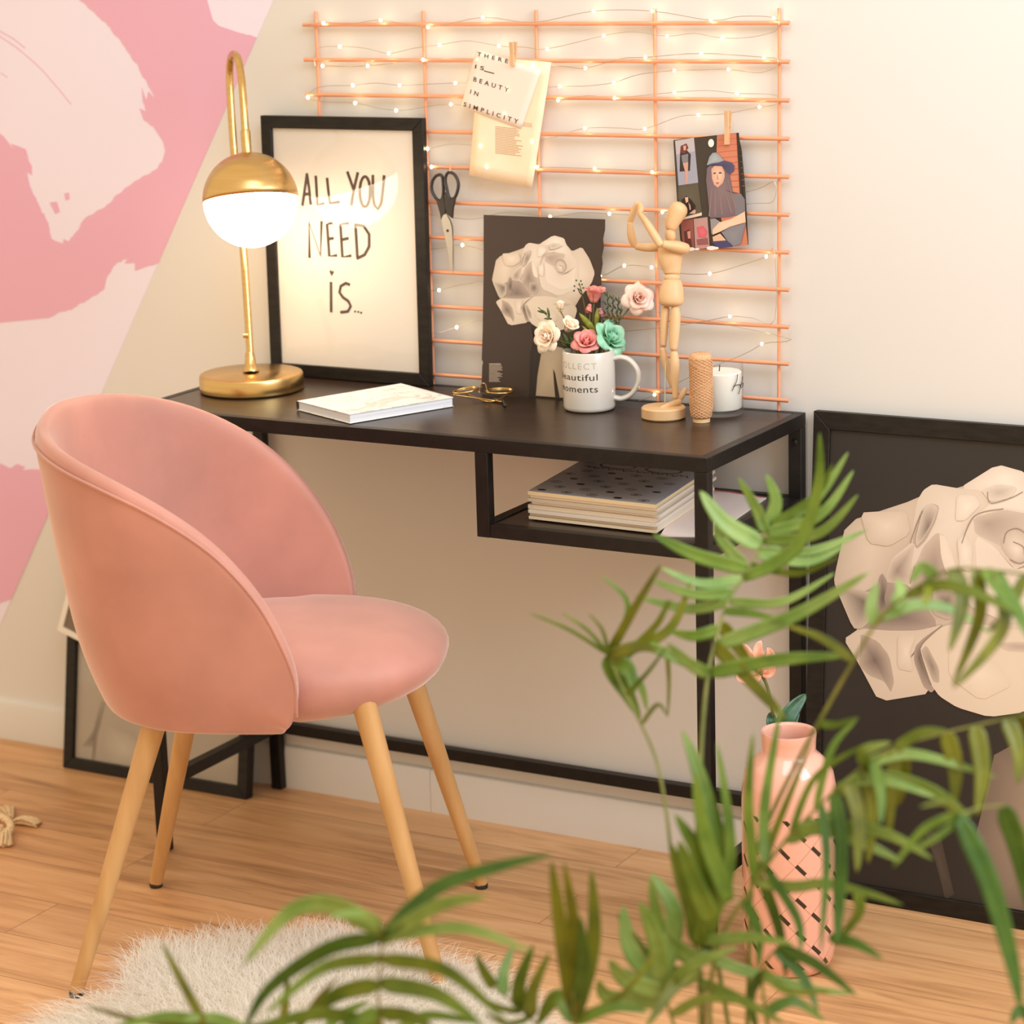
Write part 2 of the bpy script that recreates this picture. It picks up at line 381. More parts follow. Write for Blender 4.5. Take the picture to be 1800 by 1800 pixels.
def shell_pt(i, t):
    ru, rv, rz = RIMF[i]; bu, bv = BASF[i]
    k = max(0, (rz-ZB)/.44)
    g = t+.30*k*sin(pi*t)*.12
    z = ZB+.014+(rz-ZB-.014)*t
    f = (1-(1-min(1, t*3.2))**2)                     # quick swell out of the rounded base
    q = .03*k*(f-t)*(1 if t < .999 else 0)
    bulge = 1+.10*(f-t)*min(1, k*2)
    u = bu+(ru-bu)*g; v = bv+(rv-bv)*g
    cu0 = -.02; u2 = cu0+(u-cu0)*(1+.07*(f-t)) if u < cu0 else u
    return cw(u2, v*(1+.07*(f-t)), z)
mb = MB(); vs = []
for i in range(NS):
    bu, bv = BASF[i]; rows = [cw(-.05+(bu+.05)*.80, bv*.80, ZB-.001), cw(-.05+(bu+.05)*.955, bv*.955, ZB)]+[shell_pt(i, j/NV) for j in range(NV+1)]
    vs.append(rows)
NR = NV+3; flatv = [q for rows in vs for q in rows]
mb.add(flatv, [(i*NR+j, i*NR+j+1, (i+1)*NR+j+1, (i+1)*NR+j) for i in range(NS-1) for j in range(NR-1)])
sh = mb.build('shell_back', M_VELVET, ch, 180, solid=.027, soff=-1, sub=2)
# seam welt round the outer edge of the rim and the centre seam inside the back
wl = []
for i in range(1, NS-1):
    a = shell_pt(i, .955); c = cw(-.05, 0, a.z); d = (a-c); d.z = 0; wl.append(a+d.normalized()*-.0022)
MB().tube(cr_spline(wl, 4), .0024, 6).build('welt', M_VELVET, sh, 180)
sm = []
for j in range(2, NV):
    q = shell_pt(11, j/NV); c = cw(-.03, 0, q.z); sm.append(q+(c-q).normalized()*.0276)
MB().tube(cr_spline(sm, 4), .0012, 6).build('centre_seam', M_VELVET, sh, 180)
mb = MB()
def seatp(s, t):
    a = 2*pi*s; ph = -pi/2+pi*t
    e = 2.5; ca, sa = cos(a), sin(a)
    cx = math.copysign(abs(ca)**(2/e), ca); sx = math.copysign(abs(sa)**(2/e), sa)
    cp = cos(ph)**.55 if cos(ph) > 1e-6 else 0; sp = math.copysign(abs(sin(ph))**.8, sin(ph))
    wv = .207 if cx > 0 else .19
    front = max(0, cx)
    z = .449+(.046 if sp > 0 else .066)*sp*(1 if sp > 0 else 1-.12*front*front)
    if sp > 0: z += .018*(1-(cp*.9)**2)*(1)
    return cw(.035+cx*cp*.222, sx*cp*wv*(1-.07*front**3), z+.012*front*cp*(sp < 0))
mb.grid(seatp, 56, 22, cu=True)
mb.build('seat', M_VELVET, ch, 180)
for u0, v0, z0, u1, v1 in ((-.150, -.145, .388, -.272, -.214), (-.150, .145, .388, -.253, .203), (.160, -.160, .412, .255, -.189), (.168, .150, .412, .270, .210)):
    a = cw(u0, v0, z0); c = cw(u1, v1, .007); N = 14; a = a+(a-c).normalized()*.035
    pts = [a+(c-a)*(i/N) for i in range(N+1)]; rr = [.0176-.0072*(i/N)**1.1 for i in range(N+1)]
    lg = MB().tube(pts, rr, 20).build('leg', M_LEG, ch, 60)
    MB().lathe([(.0096, 0), (.0106, .002), (.0106, .0075), (.0098, .0085)], (c.x, c.y, 0), 18).build('foot_cap', M_CAP, lg)

# ------------------------------------------------------------------ framed prints
def frame_box(parent, P, u0, u1, v0, v1, wdt, dep, m=M_FRAME, name='frame'):
    mb = MB()
    for (a, b, c, d) in (((u0, v1), (u1, v1), (u1-wdt, v1-wdt), (u0+wdt, v1-wdt)), ((u1, v1), (u1, v0), (u1-wdt, v0+wdt), (u1-wdt, v1-wdt)),
                         ((u1, v0), (u0, v0), (u0+wdt, v0+wdt), (u1-wdt, v0+wdt)), ((u0, v0), (u0, v1), (u0+wdt, v1-wdt), (u0+wdt, v0+wdt))):
        q = [d, c, b, a]
        mb.hexa([P.pt(*t, -dep) for t in q], [P.pt(*t, 0) for t in q])
    return mb.build(name, m, parent, bevel=.0012)
# "ALL YOU NEED is..." print, standing on the desk against the copper grid
P1 = Pl((0, .321, DH+.001), (1, 0, 0), (0, .008, .43))
u0, v1 = P1.uv(457, 203); u1, _ = P1.uv(745, 300)
fr = thing('framed_quote', (.17, .321, DH), 'black framed white print lettered ALL YOU NEED is, on the desk behind the lamp', 'framed print')
frame_box(fr, P1, u0, u1, 0, v1, .0205, .012)
MB().prism(P1, [(u0+.012, .012), (u1-.012, .012), (u1-.012, v1-.012), (u0+.012, v1-.012)], -.0085, -.006).build('paper', M_PAPER, fr, 30)
cr = lambda x, y: P1.uv(320+x/2.728, 60+y/2.728)
def ell(x, y, a, b, n=18, s=0, e=2*pi): return [(x+a*cos(s+(e-s)*i/n), y+b*sin(s+(e-s)*i/n)) for i in range(n+1)]
L1 = [[(568, 825), (590, 672)], [(589, 668), (600, 740), (608, 820)], [(573, 772), (604, 766)], [(632, 680), (636, 750), (640, 820), (674, 812)], [(686, 690), (692, 750), (700, 812), (747, 806)],
      [(783, 660), (812, 742)], [(834, 664), (815, 745), (802, 824)], ell(868, 757, 25, 73), [(906, 676), (906, 780), (914, 822), (930, 840), (946, 815), (955, 740), (960, 678)],
      [(602, 1075), (600, 906), (655, 1065), (660, 898)], [(712, 906), (686, 914), (697, 1066), (734, 1062)], [(692, 984), (718, 980)], [(790, 908), (750, 914), (760, 1070), (802, 1064)], [(756, 988), (790, 980)],
      [(822, 912), (832, 1076)], [(820, 914), (862, 922), (888, 962), (888, 1020), (866, 1060), (828, 1078)], [(705, 1190), (706, 1336)],
      [(796, 1204), (776, 1196), (752, 1210), (746, 1240), (762, 1264), (788, 1282), (800, 1306), (786, 1332), (750, 1336)]]
mb = MB().strokes(P1, [[cr(*q) for q in ln] for ln in L1], .0048, -.006, -.0052)
for x, y in ((821, 1332), (836, 1334), (850, 1338)): mb.prism(P1, [cr(*q) for q in ell(x, y, 4.5, 5, 8)[:-1]], -.006, -.0052)
mb.prism(P1, [cr(*q) for q in ((708, 1162), (698, 1140), (703, 1132), (709, 1140), (716, 1136), (719, 1144))], -.006, -.0052)
mb.build('hand_lettering', M_INK, fr, 30)
MB().prism(P1, [(u0+.018, .018), (u1-.018, .018), (u1-.018, v1-.018), (u0+.018, v1-.018)], -.0035, -.0018).build('glass_pane', M_PANE, fr, 30)

# rose artwork, traced once in the big print's pixels
g2 = lambda x, y: (1440+x/3.531, 780+y/3.531)
ROSE = [  # (outline, edge ink, centre ink, centre)
 ([(160, 490), (600, 345), (700, 255), (860, 285), (1100, 132), (1278, 182), (1317, 290), (1409, 395), (1571, 321), (1700, 520), (1785, 748), (1730, 914), (1561, 1119), (1430, 1340), (1380, 1500), (1100, 1560), (700, 1480), (365, 1600), (240, 1370), (148, 1216), (240, 1150), (90, 880), (85, 840)], (200, 182, 166), (204, 187, 171), (900, 850)),
 ([(160, 490), (600, 345), (640, 420), (600, 560), (470, 700), (400, 850), (250, 1140), (205, 1150), (90, 880), (85, 840)], (205, 186, 168), (226, 209, 191), (330, 600)),
 ([(1317, 286), (1409, 395), (1571, 321), (1700, 520), (1787, 748), (1730, 914), (1561, 1119), (1430, 1340), (1200, 1300), (1100, 800), (1200, 400)], (214, 198, 182), (229, 215, 200), (1560, 780)),
 ([(860, 280), (1100, 130), (1278, 180), (1317, 290), (1400, 420), (1450, 800), (1000, 700)], (222, 207, 192), (238, 226, 213), (1150, 220)),
 ([(600, 360), (640, 290), (700, 252), (860, 280), (1000, 290), (1060, 370), (960, 460), (880, 620), (850, 800), (640, 1000), (400, 860), (440, 720), (560, 620)], (218, 202, 186), (231, 217, 203), (880, 420)),
 ([(620, 420), (690, 370), (740, 390), (720, 480), (660, 600), (600, 660), (570, 610)], (196, 176, 160), (148, 130, 120), (670, 500)),
 ([(400, 850), (440, 730), (560, 640), (590, 620), (570, 740), (560, 870), (440, 900)], (214, 196, 180), (160, 140, 130), (480, 790)),
 ([(590, 760), (640, 640), (720, 555), (770, 570), (800, 700), (860, 860), (900, 1100), (740, 1130), (500, 1060), (560, 900)], (205, 186, 170), (150, 130, 120), (690, 820)),
 ([(240, 1140), (330, 1010), (250, 930), (400, 860), (560, 880), (740, 1130), (600, 1160), (400, 1160)], (176, 156, 144), (128, 112, 104), (500, 1080)),
 ([(740, 560), (775, 580), (830, 720), (850, 830), (780, 800), (750, 700)], (232, 217, 202), (236, 222, 207), None),
 ([(850, 700), (900, 560), (980, 420), (1140, 400), (1300, 420), (1480, 520), (1520, 760), (1480, 1000), (1200, 1130), (900, 1000)], (226, 211, 196), (214, 197, 182), (1150, 640)),
 ([(950, 460), (1140, 410), (1300, 440), (1260, 560), (1120, 640), (1080, 620), (960, 560)], (205, 188, 174), (176, 157, 145), (1040, 500)),
 ([(960, 570), (1080, 640), (1200, 780), (1330, 760), (1480, 640), (1440, 960), (1240, 1020), (980, 900)], (232, 218, 204), (224, 208, 193), None),
 ([(1120, 560), (1190, 510), (1290, 540), (1330, 640), (1270, 740), (1200, 750), (1150, 690), (1120, 640)], (196, 178, 164), (232, 218, 203), (1220, 660)),
 ([(145, 1215), (250, 1150), (480, 1165), (620, 1160), (760, 1125), (640, 1210), (600, 1290), (700, 1550), (365, 1605), (240, 1370)], (216, 198, 180), (226, 208, 189), (520, 1380)),
 ([(250, 1180), (360, 1230), (430, 1320), (460, 1480), (440, 1550), (400, 1480), (300, 1440), (240, 1380), (250, 1270)], (190, 170, 154), (122, 105, 98), (340, 1350)),
 ([(760, 1125), (640, 1210), (590, 1260), (580, 1350), (640, 1510), (690, 1550), (720, 1520), (660, 1380), (640, 1270)], (178, 158, 144), (112, 97, 90), (620, 1330)),
 ([(640, 1240), (760, 1130), (1000, 1120), (1400, 1190), (1500, 1340), (1440, 1540), (1271, 1670), (1050, 1700), (850, 1640), (740, 1570), (690, 1500), (620, 1280)], (224, 207, 188), (229, 213, 194), (1080, 1440)),
 ([(625, 1290), (660, 1250), (740, 1400), (740, 1490), (700, 1480)], (196, 178, 162), (150, 132, 120), None),
 ([(1080, 1240), (1240, 1230), (1420, 1250), (1300, 1300), (1150, 1290)], (214, 196, 180), (186, 167, 152), None),
 ([(90, 880), (200, 900), (330, 930), (330, 1080), (260, 1150), (205, 1150)], (205, 188, 170), (120, 106, 98), (275, 985)),
 ([(380, 800), (420, 860), (400, 960), (420, 1060), (360, 1080), (330, 960)], (170, 150, 138), (92, 80, 74), (395, 960)),
 ([(640, 400), (690, 370), (735, 400), (700, 500), (640, 600), (600, 640), (590, 600)], (214, 198, 182), (132, 116, 108), (670, 520)),
 ([(700, 900), (840, 900), (860, 1030), (800, 1100), (700, 1060)], (196, 178, 164), (118, 104, 98), (785, 985)),
 ([(1000, 290), (1100, 250), (1230, 270), (1180, 340), (1060, 365)], (224, 210, 196), (196, 180, 166), None),
 ([(250, 430), (400, 420), (540, 420), (560, 560), (430, 640), (300, 620)], (212, 194, 176), (232, 216, 198), None),
 ([(850, 320), (960, 320), (1000, 380), (900, 480), (840, 480)], (226, 212, 198), (240, 228, 214), None),
 ([(850, 600), (900, 560), (950, 640), (940, 800), (870, 780)], (224, 209, 194), (240, 228, 214), None),
 ([(480, 1190), (600, 1180), (560, 1300), (580, 1420), (480, 1400)], (218, 200, 182), (236, 220, 202), None),
 ([(800, 1250), (1100, 1350), (1200, 1500), (1000, 1600), (800, 1450)], (226, 209, 190), (238, 222, 204), None)]
RCURL = [[(1140, 620), (1160, 550), (1230, 530), (1300, 590), (1310, 680), (1250, 745), (1180, 720)], [(1200, 610), (1260, 640), (1270, 690)], [(560, 620), (600, 500), (640, 420)], [(590, 760), (560, 870)], [(880, 620), (960, 450), (1140, 405)], [(690, 1500), (620, 1280), (760, 1130)], [(1040, 300), (1060, 370), (1180, 340), (1260, 300)]]
def chaik(poly, k=1):
    for _ in range(k):
        out = []
        for i, a in enumerate(poly):
            b = poly[(i+1) % len(poly)]; out += [(a[0]*.86+b[0]*.14, a[1]*.86+b[1]*.14), (a[0]*.14+b[0]*.86, a[1]*.14+b[1]*.86)]
        poly = out
    return poly
def rose_print(mb, P, f, s, h):
    for k, (poly, ce, cc, cen) in enumerate(ROSE):
        mb.blob(P, [f(*q) for q in chaik(poly)], h+.00004*k, ce, cc, f(*cen) if cen else None, 5)
    for ln in RCURL: mb.strokes(P, [[f(q.x, q.y) for q in cr_spline([V((*p_, 0)) for p_ in ln], 6)]], .0012*s, h+.0013, h+.00135, (150, 130, 118))
# large framed print on the floor at the right
fb = thing('large_framed_print', (1.33, .29, 0), 'large black framed rose print on the floor at the right of the desk', 'framed print')
P2 = Pl((1.06, .288, .001), (1, 0, 0), (0, .050, .72))
ub, vt = P2.uv(1430, 722); ur = ub+.52
frame_box(fb, P2, ub, ur, 0, vt, .027, .016)
mb = MB().prism(P2, [(ub+.02, .02), (ur-.02, .02), (ur-.02, vt-.02), (ub+.02, vt-.02)], -.008, -.005, (44, 39, 36))
fbig = lambda x, y: P2.uv(*g2(x, y))
g5 = lambda x, y: P2.uv(1100+x/2.571, 1200+y/2.571)
mb.blob(P2, [g5(*q) for q in ((1660, 330), (1610, 560), (1560, 760), (1600, 900), (1650, 1010), (1800, 1035), (2300, 1110), (2300, 300), (1900, 200))], -.0048, (120, 104, 92), (176, 156, 136), g5(1950, 650), 4)
mb.blob(P2, [g5(*q) for q in ((1330, 640), (1420, 700), (1480, 960), (1440, 985), (1390, 800))], -.0046, (66, 58, 52), (84, 74, 66), None, 3)
rose_print(mb, P2, fbig, 1, -.0044)
mb.build('rose_print', M_PRINT, fb, 30)
# frame leaning on the wall at the left, half behind the chair
fl = thing('leaning_frame', (-.2, .27, 0), 'black framed grey print on the floor against the wall behind the chair', 'framed print')
P3 = Pl((-.414, .262, .001), (1, 0, 0), (0, .078, .50))
w3 = P3.uv(433, 1402)[0]
frame_box(fl, P3, 0, w3, 0, .50, .021, .020)
g3 = lambda x, y: P3.uv(80+x/4.092, 980+y/4.092)
mb = MB().prism(P3, [(.015, .012), (w3-.015, .012), (w3-.015, .488), (.015, .488)], -.012, -.009, (176, 166, 154))
mb.blob(P3, [g3(*q) for q in ((380, 1030), (410, 1050), (350, 1290), (330, 1500), (300, 1500), (320, 1370), (240, 1365), (320, 1250))], -.0085, (160, 150, 138), (112, 106, 98), None, 3)
mb.blob(P3, [g3(*q) for q in ((420, 1200), (600, 1280), (720, 1400), (660, 1540), (450, 1500), (380, 1350))], -.0086, (176, 166, 154), (196, 188, 176), None, 3)
mb.blob(P3, [g3(*q) for q in ((240, 600), (320, 640), (300, 700), (330, 800), (290, 700))], -.0085, (150, 140, 128), (128, 120, 110), None, 3)
mb.build('grey_print', M_PRINT, fl, 30)
MB().prism(P3, [(.018, .018), (w3-.018, .018), (w3-.018, .482), (.018, .482)], -.006, -.0045).build('glass_pane', M_PANE, fl, 30)
P3b = Pl(P3.pt(0, 0, .003), (1, 0, 0), P3.ey)
fw_ = thing('white_framed_photo', P3b.px(150, 1090), 'white bordered photo tilted over the edge of the black frame behind the chair', 'photo')
a = V(P3b.uv(104, 1107)); e = (V(P3b.uv(152, 1131))-a).normalized(); f2 = V((-e.y, e.x)); S = .15
sq = lambda s, t: tuple(a+e*s+f2*t)
wd_ = .0105
mb = MB()
for q in ((sq(0, 0), sq(S, 0), sq(S-wd_, wd_), sq(wd_, wd_)), (sq(S, 0), sq(S, S), sq(S-wd_, S-wd_), sq(S-wd_, wd_)), (sq(S, S), sq(0, S), sq(wd_, S-wd_), sq(S-wd_, S-wd_)), (sq(0, S), sq(0, 0), sq(wd_, wd_), sq(wd_, S-wd_))):
    mb.prism(P3b, list(q), 0, .006)
M_WFR = mat('white_lacquer', (.8, .75, .68), .5)
mb.build('white_border', M_WFR, fw_, 40)
MB().prism(P3b, [sq(.008, .008), sq(S-.008, .008), sq(S-.008, S-.008), sq(.008, S-.008)], .0005, .003, (120, 104, 86)).build('photo_print', M_PRINT, fw_, 30)
# ------------------------------------------------------------------ copper grid on the desk
M_COPPER = mat('copper_painted_rod', None, .38, .25, srgb=(240, 168, 132))
PG = Pl((0, .346, DH), (1, 0, 0), (0, .009, .6))
gr = thing('wall_grid', (.56, .346, DH), 'copper rod grid standing at the back of the desk against the wall', 'wall grid')
GX = [PG.uv(x, y)[0] for x, y in ((555, 25), (743, 25), (940, 25), (1148, 25), (1370, 25))]
GX = [GX[0]+(GX[4]-GX[0])*i/4 for i in range(5)]
GZ0, GZ1 = PG.uv(1375, 702)[1], PG.uv(1375, 40)[1]
for x in GX: MB().tube([PG.pt(x, .0005), PG.pt(x, GZ1+.021)], .0027, 10).build('vertical_rod', M_COPPER, gr)
for k in range(11):
    z = GZ0+(GZ1-GZ0)*k/10
    MB().tube([PG.pt(GX[0]-.021, z, .0068), PG.pt(GX[4]+.019, z, .0062)], .0033, 10).build('horizontal_rod', M_COPPER, gr)

# ------------------------------------------------------------------ string of fairy lights woven through the grid
fs_ = thing('fairy_lights', PG.px(1366, 30, .014), 'thin wire string of tiny warm lights woven across the copper grid', 'string lights')
M_WIRE = mat('silver_wire', (.55, .47, .36), .35, .8)
M_BULB = mat('warm_led', (1, .9, .7), .4, **{'Emission Color': (1, .80, .45, 1), 'Emission Strength': 38.0})
ROWS = [[(540, 44), (577, 40), (628, 41), (678, 35), (761, 47), (857, 30), (945, 39), (1051, 19), (1154, 19), (1257, 35), (1310, 28), (1367, 31)],
        [(1372, 52), (1330, 64), (1277, 66), (1225, 58), (1180, 63), (1120, 55), (1069, 62), (970, 85), (930, 82), (885, 80), (830, 71), (781, 78), (735, 84), (692, 93), (650, 84), (606, 81), (566, 85)],
        [(562, 113), (576, 115), (655, 115), (752, 104), (847, 103), (945, 112), (1000, 116), (1037, 119), (1100, 102), (1142, 100), (1240, 93), (1350, 100), (1372, 103)],
        [(1370, 116), (1340, 127), (1288, 121), (1240, 122), (1193, 123), (1130, 130), (1087, 144), (1040, 150), (992, 151), (901, 155), (850, 146), (809, 145), (760, 147), (711, 149), (670, 145), (629, 149), (570, 152)],
        [(550, 170), (580, 178), (633, 180), (705, 193), (801, 182), (896, 198), (940, 184), (989, 175), (1040, 167), (1088, 171), (1193, 161), (1250, 158), (1303, 163), (1370, 166)],
        [(1370, 182), (1342, 187), (1280, 199), (1235, 201), (1200, 204), (1141, 225), (1100, 224), (1036, 224), (990, 238), (944, 247), (900, 252), (853, 255), (800, 252), (760, 260), (748, 256)],
        [(750, 290), (767, 292), (820, 296), (864, 292), (952, 292), (1053, 295), (1100, 297), (1154, 301), (1220, 318), (1290, 338), (1340, 330), (1368, 318)],
        [(1366, 352), (1330, 356), (1240, 364), (1172, 371), (1120, 376), (1079, 374), (1030, 372), (975, 379), (900, 371), (840, 384), (786, 379), (752, 380)],
        [(750, 432), (780, 435), (821, 429), (900, 450), (1000, 478), (1063, 483), (1105, 465), (1153, 468), (1200, 478), (1255, 479), (1310, 464), (1354, 449), (1368, 440)],
        [(1368, 560), (1330, 557), (1290, 554), (1230, 565), (1100, 580), (960, 575), (860, 560), (811, 573), (770, 582), (752, 540), (762, 512), (780, 508), (835, 496), (900, 500)],
        [(1366, 585), (1346, 602), (1310, 622), (1240, 650), (1158, 691), (1130, 702)]]
NOB = {(540, 44), (628, 41), (945, 39), (1310, 28), (1372, 52), (1330, 64), (1225, 58), (1120, 55), (930, 82), (830, 71), (735, 84), (650, 84), (566, 85), (562, 113), (1000, 116), (1100, 102), (1372, 103), (1370, 116), (1340, 127), (1240, 122), (1130, 130), (1040, 150), (850, 146), (760, 147), (670, 145), (570, 152), (580, 178), (940, 184), (1040, 167), (1250, 158), (1370, 166), (1370, 182), (1280, 199), (1200, 204), (1100, 224), (990, 238), (900, 252), (800, 252), (748, 256), (750, 290), (820, 296), (1100, 297), (1220, 318), (1290, 338), (1340, 330), (1368, 318), (1366, 352), (1330, 356), (1240, 364), (1120, 376), (1030, 372), (900, 371), (840, 384), (752, 380), (750, 432), (780, 435), (900, 450), (1000, 478), (1200, 478), (1310, 464), (1368, 440), (1368, 560), (1330, 557), (1230, 565), (1100, 580), (960, 575), (860, 560), (770, 582), (752, 540), (762, 512), (835, 496), (900, 500), (1366, 585), (1310, 622), (1240, 650), (1130, 702)}
wire = []; BP = []
for rw in ROWS:
    for q in rw:
        wire.append(PG.px(*q, .0138))
        if q not in NOB: BP.append(PG.px(*q, .0150))
MB().tube(cr_spline(wire, 4), .0005, 5).build('wire', M_WIRE, fs_)
bm0 = None
for q in BP:
    if bm0 is None:
        bm0 = MB().ball(q, (.0021, .0020, .0026), 10, 8).build('bulb', M_BULB, fs_, 180, org=None)
        base_q = q.copy()
    else:
        o = bm0.copy(); COL.objects.link(o); o.parent = fs_; o.location = q-base_q
# ------------------------------------------------------------------ papers and pegs hung on the grid
M_PEG = leg_wood('peg_wood', (.62, .36, .18), (.74, .47, .27), (60, 60, 12))
def peg(top, bot, label, w=.0062, h=.019):
    a, b_ = PG.px(*top, h), PG.px(*bot, h)
    t = thing('clothespin', (a+b_)/2, label, 'clothespin', 'wooden clothespins on the grid')
    d = (a-b_).normalized(); s_ = PG.n.cross(d).normalized()
    for sg in (-1, 1):
        mb = MB(); c0 = PG.n*sg*.0030; n2 = PG.n*.0024
        for (p0, p1, o0, o1) in ((a, (a+b_)/2, c0*1.9, c0), ((a+b_)/2, b_, c0, c0*.85)):
            lo = [p0+o0-s_*w/2-n2, p0+o0+s_*w/2-n2, p0+o0+s_*w/2+n2, p0+o0-s_*w/2+n2]
            hi = [p1+o1-s_*w/2-n2, p1+o1+s_*w/2-n2, p1+o1+s_*w/2+n2, p1+o1-s_*w/2+n2]
            mb.hexa(hi, lo)
        mb.build('prong', M_PEG, t)
    MB().tube([(a+b_)/2+s_*(-w*.7+w*1.4*i/8)+(PG.n*cos(i*2.4)+d*sin(i*2.4))*.0022 for i in range(9)], .0006, 5).build('spring', M_STEEL, t)
peg((912.7, 73), (912.7, 114), 'small wooden clothespin holding the lettered note on the grid')
peg((1289.5, 193), (1288, 252), 'small wooden clothespin holding the fashion page on the right of the grid')
c5 = lambda h: (lambda x, y: PG.uv(810+x/6.426, 60+y/6.426))
f5 = c5(0)
M_OLDPAPER = noise_col(mat('aged_book_page', None, .8, srgb=(250, 226, 196)), lin((248, 222, 190)), lin((252, 232, 206)), (18, 18, 18))
t = thing('book_page', PG.px(905, 200, .016), 'aged printed page hung behind the lettered note on the copper grid', 'paper')
def sheet(poly, h, bow, m, t, name, P=PG, nx=10, ny=10):
    A, B, Cc, D = [V(P.uv(*q)) for q in poly]                     # tl tr br bl
    def fn(s, u):
        q = (A*(1-s)+B*s)*(1-u)+(D*(1-s)+Cc*s)*u
        return P.pt(q.x, q.y, h+bow*(sin(pi*s)*.4+u*u))
    return MB().grid(lambda s, u: fn(s, u), nx, ny).build(name, m, t, 180, solid=.0003)
pp = [(810+x/6.426, 60+y/6.426) for x, y in ((265, 240), (1075, 312), (858, 1735), (150, 1582))]
sheet(pp, .0155, 0, M_OLDPAPER, t, 'page')
mb = MB(); random.seed(3)
for i in range(17):
    y = 1035+i*18.5; n_ = random.uniform(.7, 1) if i not in (16,) else .95
    x1 = 445+310*n_*(1 if i < 15 else 1); sh_ = .12
    mb.strokes(PG, [[f5(445, y), f5(x1, y+(x1-445)*sh_)]], .0011, .0157, .0160)
for i in range(3): mb.strokes(PG, [[f5(720, 985+i*18), f5(860, 1005+i*18)]], .0008, .0157, .0160)
M_FADED = mat('faded_print_ink', None, .8, srgb=(196, 160, 128))
mb.build('printed_lines', M_FADED, t, 30)
M_VELLUM = mat('translucent_paper', None, .6, srgb=(252, 238, 228), Alpha=.86)
t = thing('lettered_note', PG.px(890, 150, .018), 'translucent note lettered THERE IS BEAUTY IN SIMPLICITY pegged to the grid', 'paper')
pp = [(810+x/6.426, 60+y/6.426) for x, y in ((238, 168), (970, 398), (742, 1062), (66, 812))]
sheet(pp, .0172, 0, M_VELLUM, t, 'note_sheet')
mb = MB()
for s_, a, b_, cap, sp in (('THERE', (247, 238), (592, 322), 42, 1.9), ('IS', (222, 380), (322, 404), 42, 1.7), ('BEAUTY', (203, 522), (598, 648), 46, 1.75), ('IN', (166, 662), (256, 694), 44, 1.8), ('SIMPLICITY', (92, 804), (706, 1004), 46, 1.75)):
    text_on(mb, PG, s_, f5(*a), f5(*b_), cap/6.426/1060, .01745, .0177, spacing=sp, off=.012, shear=.0)
mb.strokes(PG, [[f5(325, 408), f5(440, 438)]], .0015, .01745, .0176)
mb.build('note_lettering', M_INK, t, 30)
# fashion page
c6 = lambda x, y: PG.uv(1170+x/6.665, 180+y/6.665)
t = thing('fashion_page', PG.px(1255, 335, .018), 'torn magazine page with a woman in a grey hat pegged to the grid', 'magazine page')
mb = MB(); ha = [.0158]
def A(pts, col, cc=None):
    ha[0] += .00006
    if cc: mb.blob(PG, [c6(*q) for q in pts], ha[0]+.0004, col, cc, None, 3)
    else: mb.prism(PG, [c6(*q) for q in pts], ha[0]-.0002, ha[0]+.0004, col)
A([(145, 432), (400, 402), (900, 345), (945, 560), (985, 1000), (1022, 1652), (670, 1692), (600, 1670), (560, 1702), (470, 1700), (330, 1720), (225, 1600), (190, 1170)], (62, 54, 46))
A([(166, 440), (386, 402), (436, 930), (206, 962)], (160, 160, 178)); A([(166, 440), (386, 402), (400, 560), (180, 600)], (190, 180, 185))
A([(225, 560), (300, 545), (350, 600), (340, 790), (220, 800)], (52, 42, 44)); A([(232, 500), (300, 470), (322, 520), (280, 590), (225, 580)], (110, 52, 52)); A([(262, 500), (296, 494), (292, 550), (268, 552)], (216, 160, 140))
A([(240, 610), (320, 590), (318, 690), (285, 720), (252, 690)], (128, 126, 130)); A([(256, 700), (320, 690), (312, 940), (288, 945), (284, 800)], (206, 156, 138))
A([(206, 965), (436, 935), (482, 1290), (280, 1325), (200, 1100)], (88, 80, 66), (96, 88, 72))
A([(240, 1130), (300, 1080), (360, 1130), (410, 1200), (390, 1290), (290, 1310)], (44, 32, 30)); A([(282, 1100), (318, 1096), (322, 1150), (295, 1165)], (224, 176, 152)); A([(325, 1160), (345, 1190), (352, 1240), (338, 1250)], (214, 170, 150)); A([(330, 1290), (395, 1240), (410, 1260), (400, 1290)], (214, 170, 150))
A([(262, 1335), (480, 1275), (478, 1312), (262, 1362)], (226, 208, 190))
A([(232, 1372), (380, 1352), (392, 1690), (262, 1690)], (146, 84, 76)); A([(270, 1500), (340, 1470), (370, 1690), (290, 1690)], (92, 48, 44)); A([(310, 1500), (345, 1490), (350, 1580), (320, 1580)], (214, 150, 130))
A([(386, 1352), (546, 1330), (572, 1690), (404, 1704)], (188, 148, 142)); A([(420, 1450), (500, 1430), (550, 1500), (530, 1570), (440, 1570)], (206, 96, 110), (226, 110, 124)); A([(420, 1590), (550, 1570), (560, 1650), (430, 1660)], (150, 92, 92))
A([(660, 374), (890, 348), (950, 1000), (1020, 1650), (800, 1680), (640, 1100)], (204, 124, 96), (214, 136, 108))
for i in range(9): A([(668, 430+i*70), (915+i*8, 402+i*70), (916+i*8, 408+i*70), (668, 436+i*70)], (180, 102, 80))
A([(888, 348), (916, 345), (960, 1080), (930, 1080)], (46, 36, 34))
A([(592+34*cos(i*pi/8), 466+48*sin(i*pi/8)) for i in range(16)], (240, 236, 232))
A([(545, 760), (600, 700), (740, 690), (810, 830), (850, 1050), (950, 1060), (980, 1280), (800, 1330), (580, 1340), (556, 1100), (535, 900)], (118, 98, 108), (134, 114, 116))
A([(850, 1060), (930, 1050), (985, 1120), (990, 1275), (880, 1310)], (124, 118, 124))
